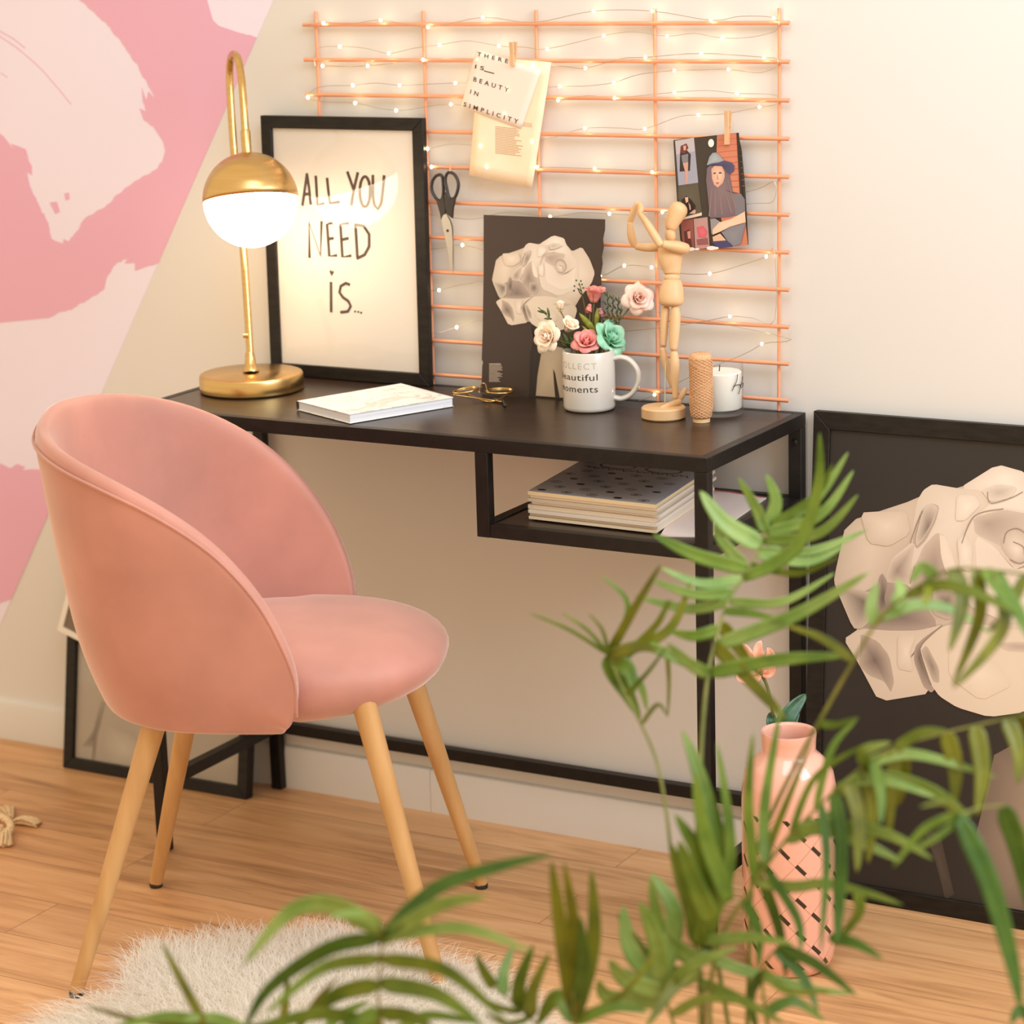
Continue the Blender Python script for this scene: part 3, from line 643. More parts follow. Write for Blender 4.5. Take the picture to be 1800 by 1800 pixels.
for q in ((600, 1000, 570, 1320), (640, 1010, 640, 1310), (690, 1000, 720, 1300), (740, 960, 830, 1280), (790, 900, 880, 1230)):
    A([(q[0]-4, q[1]), (q[0]+4, q[1]), (q[2]+9, q[3]), (q[2]-7, q[3])], (144, 118, 116))
A([(596, 770), (640, 722), (716, 730), (752, 800), (754, 860), (732, 930), (672, 985), (628, 950), (604, 880)], (212, 164, 142), (238, 198, 174))
A([(620, 812), (650, 806), (652, 822), (622, 826)], (70, 50, 52)); A([(684, 806), (716, 804), (716, 820), (686, 822)], (70, 50, 52)); A([(652, 925), (686, 920), (680, 940), (660, 944)], (176, 92, 92)); A([(664, 830), (674, 830), (684, 890), (658, 892)], (204, 152, 130))
A([(545, 725), (575, 625), (612, 580), (650, 574), (700, 615), (745, 672), (690, 690), (600, 705)], (150, 156, 164), (172, 178, 182))
A([(545, 725), (600, 702), (690, 688), (745, 668), (830, 690), (868, 730), (862, 790), (815, 830), (770, 790), (730, 728), (640, 715)], (84, 78, 112), (70, 64, 96))
A([(585, 1350), (640, 1345), (700, 1385), (650, 1450), (600, 1530)], (150, 144, 146)); A([(615, 1470), (690, 1390), (830, 1350), (990, 1262), (1000, 1388), (820, 1440), (700, 1500), (612, 1535)], (232, 196, 168), (240, 208, 182))
A([(612, 1560), (700, 1520), (770, 1600), (620, 1612)], (226, 182, 152)); A([(600, 1612), (780, 1600), (850, 1675), (670, 1690)], (70, 66, 108)); A([(715, 1505), (820, 1445), (1000, 1398), (940, 1640), (860, 1668), (790, 1610)], (128, 126, 136), (140, 138, 144))
for cx_, rr_ in ((360, 30), (430, 18), (600, 36), (650, 22)): A([(cx_+rr_*1.6*cos(i*pi/5), 1702-(12 if cx_ > 500 else 0)+rr_*.7*sin(i*pi/5)) for i in range(10)], (244, 236, 230))
mb.build('printed_page', M_PRINT, t, 30)
# scissors on a twist of wire
s8 = lambda x, y: PG.uv(740+x/8.573, 270+y/8.573)
M_SCI = mat('black_plastic', (.028, .022, .020), .38)
t = thing('wire_hook', PG.px(800, 290, .012), 'tiny copper wire hook holding the scissors on the grid', 'hook')
MB().tube(cr_spline([PG.pt(*s8(490, 190), .006), PG.pt(*s8(505, 160), .012), PG.pt(*s8(520, 150), .016), PG.pt(*s8(535, 190), .018), PG.pt(*s8(540, 240), .022), PG.pt(*s8(545, 275), .020), PG.pt(*s8(550, 270), .012)], 4), .0012, 6).build('hook_wire', M_COPPER, t)
sc = thing('scissors', PG.pt(*s8(470, 700), .018), 'scissors with black loop handles hanging point down from the grid', 'scissors')
lpL = [(372, 300), (310, 325), (258, 410), (250, 530), (300, 640), (360, 690), (405, 665), (425, 560), (420, 420), (408, 335)]
lpR = [(520, 262), (590, 285), (645, 360), (665, 450), (650, 550), (612, 640), (560, 665), (520, 630), (492, 520), (470, 400), (480, 310)]
def loop(pts, h): return [PG.pt(*s8(*q), h) for q in [tuple(c) for c in cr_spline([V(p) for p in pts+[pts[0]]], 5)][:-1]]
for lp, pol, h in ((lpL, [(318, 668), (400, 690), (425, 600), (440, 640), (468, 800), (470, 880), (402, 985), (378, 870)], .018), (lpR, [(470, 560), (520, 640), (570, 668), (628, 650), (612, 720), (592, 800), (580, 955), (500, 890), (470, 760)], .021)):
    hd = MB().tube(loop(lp, h), (.0030, .0026), 8, closed=True, flat=PG.n).build('handle', M_SCI, sc, 180)
    MB().prism(PG, [s8(*q) for q in pol], h-.0028, h+.0028).build('shank', M_SCI, hd, bevel=.001)
for pol, h in (([(415, 960), (440, 905), (482, 885), (540, 1000), (566, 1100), (578, 1300), (578, 1780), (556, 1700), (478, 1300), (432, 1080)], .0205), ([(500, 890), (560, 960), (575, 1100), (582, 1500), (584, 1790), (566, 1500), (500, 1200)], .0180)):
    MB().prism(PG, [s8(*q) for q in pol], h, h+.0012).build('blade', M_STEEL, sc, 30)
MB().lathe([(0, .0008), (.0022, .0006), (.0024, 0)][::-1], PG.pt(*s8(505, 1140), .0218), 14, PG.n).build('pivot_screw', M_SCI, sc)

# ------------------------------------------------------------------ brass lamp
def brass():
    m = mat('brushed_brass', (.6, .36, .1), .26, 1.0); n, l, b = nodes(m)
    noise_col(m, (.60, .39, .15), (.66, .44, .18), (6, 6, 160), 3, .3, .7)
    tg = n.new('ShaderNodeTangent'); tg.direction_type = 'RADIAL'; tg.axis = 'Z'; l.new(tg.outputs[0], b.inputs['Tangent'])
    b.inputs['Anisotropic'].default_value = .75
    return m
M_BRASS = brass()
LB = V((.100, .200, DH))
lp = thing('table_lamp', LB, 'brass arched table lamp with a lit white globe on the left of the desk', 'table lamp')
MB().lathe([(.0, .0012), (.079, .0012), (.081, 0), (.0840, .0008), (.0855, .003), (.0852, .024), (.0835, .0275), (.080, .029), (.02, .0295), (0, .0296)], LB, 64).build('lamp_base', M_BRASS, lp, 35)
d0 = depth(LB+V((0, 0, .03)))
s0 = LB+V((0, 0, .029))
st = [s0, at(439, 610, d0+.002), at(428, 440, d0+.006), at(419, 350, d0+.008), at(411, 262, d0+.010), at(405.5, 180, d0+.008), at(403.5, 130, d0+.001), at(406, 103, d0-.018), at(412, 95, d0-.042), at(419, 106, d0-.068), at(424.5, 140, d0-.086), at(428.5, 190, d0-.095), at(432.5, 258, d0-.098)]
MB().tube(cr_spline(st, 8), .0062, 16).build('stem', M_BRASS, lp, 180)
GC = at(440.5, 352, d0-.100); GR = 84/FPX*depth(GC)
gax = (at(434, 268, d0-.098)-GC).normalized()
cpr = [(GR*1.004*sin(pi*.5*(1-k/16)), GR*1.004*cos(pi*.5*(1-k/16))) for k in range(17)]
mb = MB().lathe(cpr, GC, 56, gax); shd = mb.build('brass_cap', M_BRASS, lp, 180, solid=.0015, soff=-1)
MB().lathe([(.0078, GR-.003), (.0078, GR+.034), (.0072, GR+.036), (.0063, GR+.0365)], GC, 24, gax).build('neck_collar', M_BRASS, lp)
M_GLOBE = mat('lit_opal_glass', (1, .95, .88), .25, **{'Emission Color': (1, .75, .50, 1), 'Emission Strength': 15.0})
gpr = [(GR*.99*sin(pi*k/24), -GR*.99*cos(pi*k/24)) for k in range(0, 14)]
lab(MB().lathe(gpr, GC, 56, gax).build('globe', M_GLOBE, lp, 180), 'lit white opal glass lower half of the globe')
MB().lathe([(.0135, 0), (.0135, .004), (.0095, .010), (.0085, .022), (.0072, .032)], s0, 24, (at(437.5, 600, d0+.002)-s0)).build('stem_socket', M_BRASS, lp)
MB().lathe([(0, -.004), (.004, -.004), (.004, .004), (0, .004)], at(432, 590, d0-.006), 12, RT).build('clamp_screw', M_BRASS, lp)
# ------------------------------------------------------------------ things on the desk
# rose card leaning on the grid
P4 = Pl((.467, .309, DH+.001), (1, 0, 0), (0, .018, .30))
g4 = lambda x, y: P4.uv(830+x/5, 360+y/5)
t = thing('rose_card', P4.pt(.08, 0), 'dark torn edged rose print propped on the desk behind the white mug', 'print')
lb = P4.uv(846, 690)[0]; rb = P4.uv(1052, 560)[0]
mb = MB()
body = [g4(100, 88), g4(600, 108), g4(1168, 128), g4(1166, 220), g4(1150, 300), g4(1156, 380), g4(1140, 450), g4(1146, 520), g4(1132, 600), g4(1136, 700), g4(1126, 780), g4(1130, 1000), g4(1118, 1300), (g4(1118, 1500)[0], 0), (lb, 0), g4(88, 1420), g4(95, 1380), g4(84, 1360), g4(92, 1100), g4(100, 600)]
mb.prism(P4, body, -.0008, 0, (64, 50, 43))
mb.blob(P4, [g4(*q) for q in ((520, 1060), (640, 1060), (620, 1260), (570, 1700), (500, 1720), (510, 1300), (545, 1150))], .00015, (42, 34, 30), (50, 42, 38), None, 3)
for pol, a, c in (([(610, 1290), (680, 1230), (800, 1260), (820, 1700), (740, 1740), (560, 1740), (575, 1500)], (188, 168, 146), (216, 198, 176)), ([(712, 1440), (730, 1480), (770, 1700), (770, 1740), (730, 1740), (722, 1600)], (52, 42, 38), (44, 36, 32))):
    mb.blob(P4, [(lambda q: (q[0], max(q[1], .0015)))(g4(*q)) for q in pol], .0003 if a[0] > 100 else .0004, a, c, None, 3)
random.seed(5)
for i in range(15): mb.strokes(P4, [[g4(150, 1398+i*11), g4(150+random.uniform(70, 120), 1398+i*11)]], .0011, 0, .0004, (176, 160, 146) if i else (206, 190, 176))
def small(x, y):                                                  # big print's pixels -> the card
    X, Y = g2(x, y); return P4.uv(866+(X-1466)*.375, 490+(Y-1018)*.381)
rose_print(mb, P4, small, .45, .0004)
mb.build('rose_print', M_PRINT, t, 30)

# notebook
nz = DH+.0005; TH = .0150
A_, B_, C_ = on(615, 745, 2, nz), on(797.5, 714.5, 2, nz), on(523, 721, 2, nz)
T_ = on(708, 671.5, 2, nz+TH)
D_ = V((T_.x, T_.y, nz))
D_ = (D_+(B_+C_-A_))/2
NP = Pl((0, 0, nz), (1, 0, 0), (0, 1, 0))
nb = thing('notebook', (A_+B_+C_+D_)/4, 'white notebook with faint grey marble cover lying flat on the desk', 'notebook')
cent = (A_+B_+C_+D_)/4
def q4(sc, a=(A_, B_, D_, C_)): return [((cent+(p-cent)*sc).x, (cent+(p-cent)*sc).y) for p in a]
def marble():
    m = mat('white_marble_print', (.85, .83, .79), .4); n, l, b = nodes(m)
    tc = n.new('ShaderNodeTexCoord'); no = n.new('ShaderNodeTexNoise'); no.inputs['Scale'].default_value = 9; no.inputs['Detail'].default_value = 6; no.inputs['Distortion'].default_value = 1.8
    l.new(tc.outputs['Object'], no.inputs['Vector']); rp = n.new('ShaderNodeValToRGB'); e = rp.color_ramp.elements
    e[0].position = .0; e[0].color = (.86, .84, .80, 1); e[1].position = 1; e[1].color = (.86, .84, .80, 1)
    for p_, c_ in ((.47, (.86, .84, .80, 1)), (.505, (.60, .56, .50, 1)), (.53, (.86, .84, .80, 1))):
        x = e.new(p_); x.color = c_
    l.new(no.outputs['Fac'], rp.inputs[0]); l.new(rp.outputs[0], b.inputs['Base Color']); return m
M_MARBLE = marble()
MB().prism(NP, q4(1), 0, .0014).build('back_cover', M_MARBLE, nb, bevel=.0004)
M_PAGES = noise_col(mat('page_edges', (.8, .8, .84), .7), (.72, .72, .78), (.86, .86, .89), (2, 2, 900), 2)
MB().prism(NP, q4(.985), .0014, TH-.0014).build('page_block', M_PAGES, nb)
MB().prism(NP, q4(1), TH-.0014, TH).build('front_cover', M_MARBLE, nb, bevel=.0004)
e_ = (C_-A_).normalized(); sp0, sp1 = C_, D_
MB().tube([C_+V((0, 0, TH/2)), D_+V((0, 0, TH/2))], (.0030, TH/2), 12, flat=(C_-A_)).build('spine', M_SCI, nb, 50)

# eyeglasses
M_GOLD = mat('gold_wire', (.70, .45, .16), .22, 1)
gp = on(850, 702, 2, DH)
gl = thing('eyeglasses', gp, 'gold wire rimmed glasses lying folded on the desk beside the notebook', 'glasses')
dgl = depth(gp)
for cx_, cy_, rx_, ry_, tl in ((818, 686, 22, 10.5, -.18), (878.5, 687, 24.5, 11, -.02)):
    dd = dgl+.006; c0 = at(cx_, cy_, dd); ex = (RT*cos(tl)-UP*sin(tl)*(-1)).normalized()
    ex = (RT*cos(tl)-UP*sin(tl)).normalized(); nrm = (UP*.62+FW*-.2+V((0, 0, 1))*.3).normalized(); ey = nrm.cross(ex).normalized()
    ra = rx_*dd/FPX; rb_ = ra*.86
    pts = [c0+ex*ra*cos(2*pi*k/36)+ey*rb_*sin(2*pi*k/36)*.9 for k in range(36)]
    zmin = min(q.z for q in pts)
    lift = V((0, 0, max(0, DH+.003-zmin))); pts = [q+lift for q in pts]
    rim = MB().tube(pts, .0015, 8, closed=True).build('rim', M_GOLD, gl, 180)
    c1 = c0+lift
    mb = MB(); mb.add([c1]+pts, [(0, 1+k, 1+(k+1) % 36) for k in range(36)]); mb.build('lens', M_PANE, rim, 180, solid=.0012)
def gq(x, y, z=.004): return on(x, y, 2, DH+z)
MB().tube(cr_spline([gq(842, 690, .014), gq(846, 676, .020), gq(853, 675, .021), gq(857, 688, .014)], 5), .0011, 8).build('bridge', M_GOLD, gl, 180)
for p0, p1, p2 in (((901, 688), (862, 706), (820, 692)), ((797, 694), (846, 701), (882, 706))):
    tm = MB().tube(cr_spline([gq(*p0, .010), gq(*p1, .0035), gq(*p2, .0030)], 6), .0010, 8).build('temple', M_GOLD, gl, 180)
MB().tube(cr_spline([gq(868, 702, .003), gq(884, 705, .003), gq(888, 713, .003)], 5), .0024, 8).build('temple_tip', M_SCI, gl, 180)
MB().ball(gq(835, 697, .006), (.003, .0015, .004), 10, 8).build('nose_pad', M_PANE, gl, 180)

# mug
M_MUG = mat('white_ceramic', (.68, .63, .57), .18, **{'Coat Weight': .3})
MG = on(1036.5, 718.5, 2, DH); md = depth(MG); MR = 46/FPX*md; MH = .0925
mg = thing('mug', MG, 'white mug lettered beautiful moments holding small artificial flowers', 'mug')
MB().lathe([(0, .0005), (MR-.004, .0005), (MR-.001, .003), (MR, .007), (MR, MH-.002), (MR-.0012, MH), (MR-.0032, MH), (MR-.0042, MH-.003), (MR-.0042, .008), (MR-.008, .005), (0, .005)], MG, 56).build('mug_body', M_MUG, mg, 50)
hd_ = (RT*1.0-V((FW.x, FW.y, 0))*.25); hd_.z = 0; hd_.normalize()
hp = [MG+hd_*(MR-.002+x)+V((0, 0, z)) for x, z in ((0, .079), (.012, .0815), (.026, .077), (.037, .064), (.0395, .050), (.036, .036), (.026, .023), (.012, .017), (0, .019))]
MB().tube(cr_spline(hp, 5), (.0068, .0042), 14, flat=hd_.cross(V((0, 0, 1)))).build('handle', M_MUG, mg, 180)
vw = (CAM-MG); vw.z = 0; vw.normalize(); a0 = math.atan2(vw.y, vw.x)
def on_mug(mb, txt, ang_c, arc, zb, cap, xs=1, **k):
    vs, fs, wd = text_mesh(txt, .5, **k)
    out = []
    for v in vs:
        a = a0+ang_c+(v.x/wd-.5)*arc; r_ = MR+(.00002 if v.z < 0 else .00025)
        out.append(MG+V((cos(a)*r_, sin(a)*r_, zb+v.y*cap/.69)))
    mb.add(out, fs)
mb = MB()
on_mug(mb, 'beautiful', R(-33), R(104), .0515, .0098, spacing=1.06); on_mug(mb, 'moments', R(-33), R(104), .0330, .0102, spacing=1.06)
M_TXT = mat('black_print', None, .5, srgb=(58, 48, 44)); M_TXG = mat('grey_print', None, .5, srgb=(196, 186, 174))
mb.build('lettering', M_TXT, mg, 30)
mb = MB(); on_mug(mb, 'COLLECT', R(-35), R(104), .0690, .0095, spacing=1.3); mb.build('lettering', M_TXG, mg, 30)

# artificial flowers in the mug
M_STEM = mat('stem_green', None, .6, srgb=(96, 96, 40)); M_LEAFY = noise_col(mat('leaf_yellow_green', None, .55, srgb=(128, 132, 30)), lin((104, 110, 24)), lin((150, 150, 44)), (90, 90, 90))
def petal_mat(n_, c1, c2): return noise_col(mat(n_, None, .7, srgb=c1), lin(c1), lin(c2), (70, 70, 70), 2)
M_WROSE = petal_mat('cream_petal', (250, 226, 200), (254, 240, 224)); M_PINKP = petal_mat('pink_petal', (226, 136, 130), (240, 168, 160)); M_MINT = petal_mat('mint_petal', (134, 200, 166), (178, 224, 196)); M_BLUSH = petal_mat('blush_petal', (250, 214, 200), (254, 236, 226))
def petal(mb, c, ax, az, L, W, op, curl, r0):
    ax = V(ax).normalized(); a = V((0, 0, 1)) if abs(ax.z) < .8 else V((1, 0, 0)); e1 = (a-ax*a.dot(ax)).normalized(); e2 = ax.cross(e1)
    rd = e1*cos(az)+e2*sin(az); tg = -e1*sin(az)+e2*cos(az)
    def fn(s, t):
        u = s*2-1; th = op*(.35+.65*t)+curl*max(0, t-.7)*2
        wv = W*(.35+.9*t-.55*t**3)*(1 if t < .98 else .92)
        rim = 1-.10*u*u*t
        return c+ax*(L*t*cos(th)*rim)+rd*(r0+L*t*sin(th)-.45*W*u*u*(.4+.6*t)*(1 if op < .9 else .5))+tg*(wv*u)
    mb.grid(fn, 7, 6)
def rosebloom(c, ax, rad, seed, dense=3):
    random.seed(seed); mb = MB()
    for ring, (n_, L, W, op, curl, r0) in enumerate(((3, 1.25, .42, .10, -.1, .10), (4, 1.30, .60, .20, .10, .16), (5, 1.30, .74, .36, .30, .26), (6, 1.22, .80, .58, .6, .32))[:dense+1]):
        for k in range(n_):
            petal(mb, c-ax*rad*.55, ax, 2*pi*k/n_+ring*.6+random.uniform(-.15, .15), L*rad*random.uniform(.92, 1.06), W*rad, op, curl*random.uniform(.7, 1.3), r0*rad)
    return mb
MTOP = MG+V((0, 0, MH))
def flower(kind, label, px, py, rpx, dd, m, ax, seed, dense=3, leaf=True, cup=M_LEAFY):
    c = at(px, py, md+dd); rad = rpx/FPX*(md+dd)*1.3; ax = (RT*ax[0]+V((0, 0, 1))*ax[1]-V((FW.x, FW.y, 0)).normalized()*ax[2]).normalized()
    side = (c-MTOP); side.z = 0
    if side.length > MR*.55: side = side.normalized()*MR*.55
    foot = MTOP+side*.5+V((0, 0, -.035))
    t = thing(kind, foot, label, 'flower', 'artificial flowers in the mug')
    neck = MTOP+side; b0 = c-ax*rad*.5
    MB().tube(cr_spline([foot, neck+V((0, 0, .004)), (neck+b0)/2+V((0, 0, .002)), b0], 5), .0011, 6).build('stem', M_STEM, t, 180)
    rosebloom(c, ax, rad, seed, dense).build('bloom', m, t, 180, solid=.0003)
    mb = MB()
    for k in range(5): petal(mb, b0-ax*rad*.12, ax, 2*pi*k/5, rad*.75, rad*.28, .55, .3, .02*rad)
    mb.build('calyx', cup, t, 180)
    return t
flower('rose_flower', 'cream artificial rose drooping over the left rim of the mug', 964, 592, 18, -.006, M_WROSE, (-.65, .25, .75), 1)
flower('rose_flower', 'smaller cream artificial rose left of centre above the mug rim', 1001, 574, 14.5, -.004, M_WROSE, (.35, .7, .5), 2, 2)
flower('rose_flower', 'tallest pink artificial rose above the middle of the mug', 1045, 519, 17, .008, M_PINKP, (.1, 1, .1), 3, 2)
flower('rose_flower', 'pink artificial rose sitting low in the mug at its front rim', 1031, 602, 17, -.022, M_PINKP, (.0, .75, .65), 4, 3)
flower('rose_flower', 'mint green artificial rose leaning over the right rim of the mug', 1072, 596, 22, -.010, M_MINT, (.65, .55, .6), 5, 3)
flower('rose_flower', 'blush artificial rose on a long stem right of the mug', 1122, 524, 18.5, .004, M_BLUSH, (.25, .25, .95), 6, 3)
flower('flower_bud', 'pale artificial bud with yellow green calyx behind the two cream roses', 985, 540, 11, .016, M_WROSE, (.0, 1, .1), 8, 1)
flower('flower_bud', 'small mauve pink artificial bud under the tallest pink rose', 1036, 541, 9.5, .004, M_PINKP, (-.2, -.7, .5), 9, 1)
flower('flower_bud', 'small mauve pink artificial bud right of the tallest rose stem', 1056, 548, 9.5, .004, petal_mat('mauve_petal', (206, 140, 150), (226, 170, 176)), (.2, -.6, .6), 10, 1)
def leafy(name, label, pts, leaves, m=M_LEAFY, berries=()):
    P_ = [at(x, y, md+z) for x, y, z in pts]
    t = thing(name, P_[0], label, 'sprig', 'green sprigs in the mug')
    MB().tube(cr_spline(P_, 5), .0008, 5).build('stem', M_STEM, t, 180)
    for (x0, y0, x1, y1, w_) in leaves:
        a, b_ = at(x0, y0, md), at(x1, y1, md-.004); d = (b_-a); s_ = d.cross(FW).normalized()
        MB().grid(lambda s, q: a+d*q+s_*((s*2-1)*w_/1150*sin(pi*min(1, q*.95+.05))**.8)-FW*(.003*sin(pi*q)-.002*(s*2-1)**2), 5, 8).build('leaf', m, t, 180, solid=.0003)
    if berries:
        for x, y in berries: MB().ball(at(x, y, md), .0016, 8, 6).build('berry', m, t, 180)
def foot_(x): return (x, 640, 0.0)
M_DKLEAF = noise_col(mat('leaf_dark_green', None, .55, srgb=(70, 84, 44)), lin((58, 72, 36)), lin((92, 106, 60)), (90, 90, 90))
leafy('leaf_sprig', 'yellow green leaf pair in the middle of the mug flowers', [foot_(1040), (1044, 600, 0), (1048, 575, 0)], [(1050, 588, 1018, 550, 6), (1048, 578, 1050, 540, 4.5), (1040, 590, 1022, 572, 3)])
leafy('leaf_sprig', 'olive leaves low at the left of the mug rim', [foot_(1008), (1003, 600, -.01)], [(1004, 612, 990, 585, 5), (1004, 612, 1012, 592, 6), (1000, 612, 984, 600, 4), (1010, 612, 1002, 588, 4)], M_DKLEAF)
leafy('leaf_sprig', 'thin grey green sprig leaning left above the cream roses', [foot_(1000), (985, 590, 0), (972, 566, 0), (946, 540, 0)], [(962, 552, 950, 544, 2), (966, 558, 962, 540, 2), (958, 550, 944, 546, 2), (970, 560, 956, 560, 2)], M_DKLEAF)
leafy('berry_sprig', 'fine sprig of tiny seeds left of the tallest pink rose', [foot_(1034), (1030, 560, .012), (1024, 520, .012), (1018, 497, .012)], [(1024, 520, 1016, 510, 1.2), (1022, 512, 1014, 506, 1.2)], M_DKLEAF, ((1010, 503), (1013, 493), (1018, 500), (1021, 494), (1009, 511), (1023, 500), (1017, 508), (1025, 506)))
for k, (tx, ty) in enumerate(((1068, 512), (1078, 518), (1088, 522), (1092, 540))):
    x0 = 1060+k*5
    L_ = []
    for i in range(8):
        f_ = .35+.08*i; x_ = x0+(tx-x0)*f_; y_ = 610+(ty-610)*f_; L_.append((x_, y_, x_+(-1)**i*6, y_-9, 1.5))
    leafy('fern_sprig', ['fine green sprig right behind the tallest pink rose', 'fine green sprig second from the tallest pink rose', 'fine green sprig third from the tallest pink rose', 'fine green sprig nearest the blush rose'][k], [foot_(1050+k*5), (x0, 605, .008), ((x0+tx)/2+4, (605+ty)/2, .01), (tx, ty, .01)], L_, M_DKLEAF)

# wooden artist's mannequin
M_MAN = leg_wood('mannequin_beech', (.66, .40, .19), (.76, .50, .27), (30, 30, 8))
MQ = on(1166.5, 734, 2, DH); qd = depth(MQ)
mq = thing('artist_mannequin', MQ, 'jointed wooden artist mannequin with raised hands on a round base', 'mannequin')
QR = 39/FPX*qd
MB().lathe([(0, 0), (QR-.002, 0), (QR, .002), (QR, .0155), (QR-.002, .0175), (0, .0178)], MQ, 48).build('stand_base', M_MAN, mq, 35)
def mp(x, y, z=0): return at(x, y, qd+z)
def limb(name, pts, rr, z=(0, 0), par=mq):
    n_ = len(pts); P_ = [mp(x, y, z[0]+(z[1]-z[0])*i/(n_-1)) for i, (x, y) in enumerate(pts)]
    rr = [r_*qd/FPX for r_ in rr]; a = P_[0]; d0_ = (P_[0]-P_[1]).normalized(); d1_ = (P_[-1]-P_[-2]).normalized()
    Q = [P_[0]+d0_*rr[0]*.75, P_[0]+d0_*rr[0]*.5]+P_+[P_[-1]+d1_*rr[-1]*.5, P_[-1]+d1_*rr[-1]*.75]; q_ = [rr[0]*.3, rr[0]*.75]+rr+[rr[-1]*.75, rr[-1]*.3]
    Q2 = cr_spline(Q, 3); R2 = [max(.0006, v.x) for v in cr_spline([V((r_, 0, 0)) for r_ in q_], 3)]
    return MB().tube(Q2, R2, 18).build(name, M_MAN, par, 180)
MB().tube([mp(1170, 520, .014), mp(1170.5, 610, .012), mp(1169, 709, .012)], .0011, 8).build('support_rod', M_STEEL, mq)
limb('foot', [(1194, 706), (1184, 710), (1172, 714), (1163, 717.5)], [5.5, 6, 5.5, 4], (0, -.012))
limb('calf', [(1185, 622), (1186, 640), (1186.5, 670), (1187, 698)], [7, 8.5, 6.5, 4.8])
limb('thigh', [(1187, 544), (1187, 560), (1185, 590), (1184, 612)], [8, 9.5, 9, 7])
limb('foot', [(1204, 684), (1200, 692), (1196, 700)], [4, 6, 5], (.02, .02))
limb('calf', [(1165, 614), (1168, 632), (1174, 655), (1181, 678)], [5.5, 7, 5.5, 4], (.012, .024))
limb('thigh', [(1170, 544), (1168, 565), (1166, 605)], [7.5, 7.5, 5.8], (.010, .012))
def turned(name, pts, par=mq, z=0, sq=.8):
    P_ = [mp(x, y, z) for x, y, r_ in pts]; rr = [(r_*qd/FPX, r_*qd/FPX*sq) for x, y, r_ in pts]
    Q = cr_spline(P_, 4); a = cr_spline([V((r_[0], r_[1], 0)) for r_ in rr], 4)
    return MB().tube(Q, [(max(v.x, .0004), max(v.y, .0004)) for v in a], 28, flat=RT).build(name, M_MAN, par, 70)
turned('pelvis', [(1181, 492, 12), (1181, 494, 16), (1181, 506, 20), (1180, 520, 22), (1180, 530, 21.5), (1180, 536, 18), (1180, 539, 10)])
turned('waist_ball', [(1181, 481, 8), (1181, 484, 13), (1181, 489, 14), (1181, 493, 12), (1181, 496, 7)])
turned('chest', [(1179, 424, 10), (1179, 427, 16), (1178, 436, 21), (1178, 450, 22.5), (1179, 462, 20), (1181, 474, 16), (1181.5, 481, 14), (1181.5, 483, 9)])
turned('neck_ball', [(1178, 404, 5), (1178, 408, 8.5), (1178.5, 413, 9.5), (1179, 420, 8.5), (1179, 425, 5)], sq=1)
turned('head', [(1178, 406, 5), (1179, 402, 9.5), (1182, 392, 12.5), (1188, 378, 15.5), (1193, 368, 16.5), (1197, 361, 13), (1199, 357.5, 6)], sq=.95)
limb('upper_arm', [(1205, 437), (1190, 434), (1168, 430)], [9.5, 10.5, 7.5], (-.014, -.026))
limb('forearm', [(1160, 429), (1148, 410), (1134, 388), (1125, 376)], [7, 7.5, 6, 4.2], (-.026, -.018))
limb('hand', [(1124.5, 374), (1127, 366), (1124, 358)], [4.5, 6, 3.5], (-.018, -.012))
limb('upper_arm', [(1158, 434), (1140, 435), (1120, 433)], [8, 8, 6.5], (.012, .020))
limb('forearm', [(1115, 430), (1110, 415), (1107, 393)], [6.5, 7.5, 5], (.020, .010))
limb('hand', [(1108, 389), (1113, 374), (1119, 357)], [5, 6, 3.5], (.010, -.002))

# twine spool
TW = on(1233, 741, 2, DH); td = depth(TW); TRr = 20.5/FPX*td; THt = 118/FPX*td/cos(PITCH)
tw = thing('twine_spool', TW, 'small spool of brown jute twine on the desk between mannequin and candle', 'twine')
M_JUTE = noise_col(mat('jute_twine', None, .9, srgb=(206, 156, 112)), lin((196, 142, 96)), lin((236, 190, 146)), (420, 420, 420), 3, .2, .8, .3)
M_CARD = mat('cardboard_core', None, .8, srgb=(222, 182, 136))
MB().lathe([(TRr*.55, 0), (TRr*.74, 0), (TRr*.74, .012), (TRr*.6, THt*.5), (TRr*.6, THt-.006), (TRr*.5, THt-.004), (TRr*.5, .001)], TW, 32).build('cardboard_core', M_CARD, tw, 40)
mb = MB(); prof = [(.55, .005), (.82, .006), (.95, .018), (1, .035), (.97, .055), (.98, THt*.72), (1.0, THt*.86), (.98, THt*.95), (.86, THt), (.5, THt-.001)]
mb.lathe([(a*TRr*.965, z) for a, z in prof], TW, 32)
random.seed(11)
def wr(a, z):
    for (r1, z1), (r2, z2) in zip(prof, prof[1:]):
        if z1 <= z <= z2: return TRr*(r1+(r2-r1)*(z-z1)/(z2-z1))
    return TRr*.85
pts = []
N_ = 1500
for i in range(N_):
    a = i*.21; ph = (i/46.0) % 2; f_ = ph if ph < 1 else 2-ph
    z = .008+(THt-.014)*f_; pts.append(TW+V((cos(a)*wr(a, z), sin(a)*wr(a, z), z)))
mb.tube(pts, .00075, 4)
mb.build('wound_twine', M_JUTE, tw, 180)
MB().tube(cr_spline([TW+V((cos(a0+x)*TRr*1.02, sin(a0+x)*TRr*1.02, z)) for x, z in ((-1.5, THt*.93), (-.6, THt*.84), (.3, THt*.78), (1.2, THt*.74))], 5), .0008, 5).build('loose_end', M_JUTE, tw, 180)

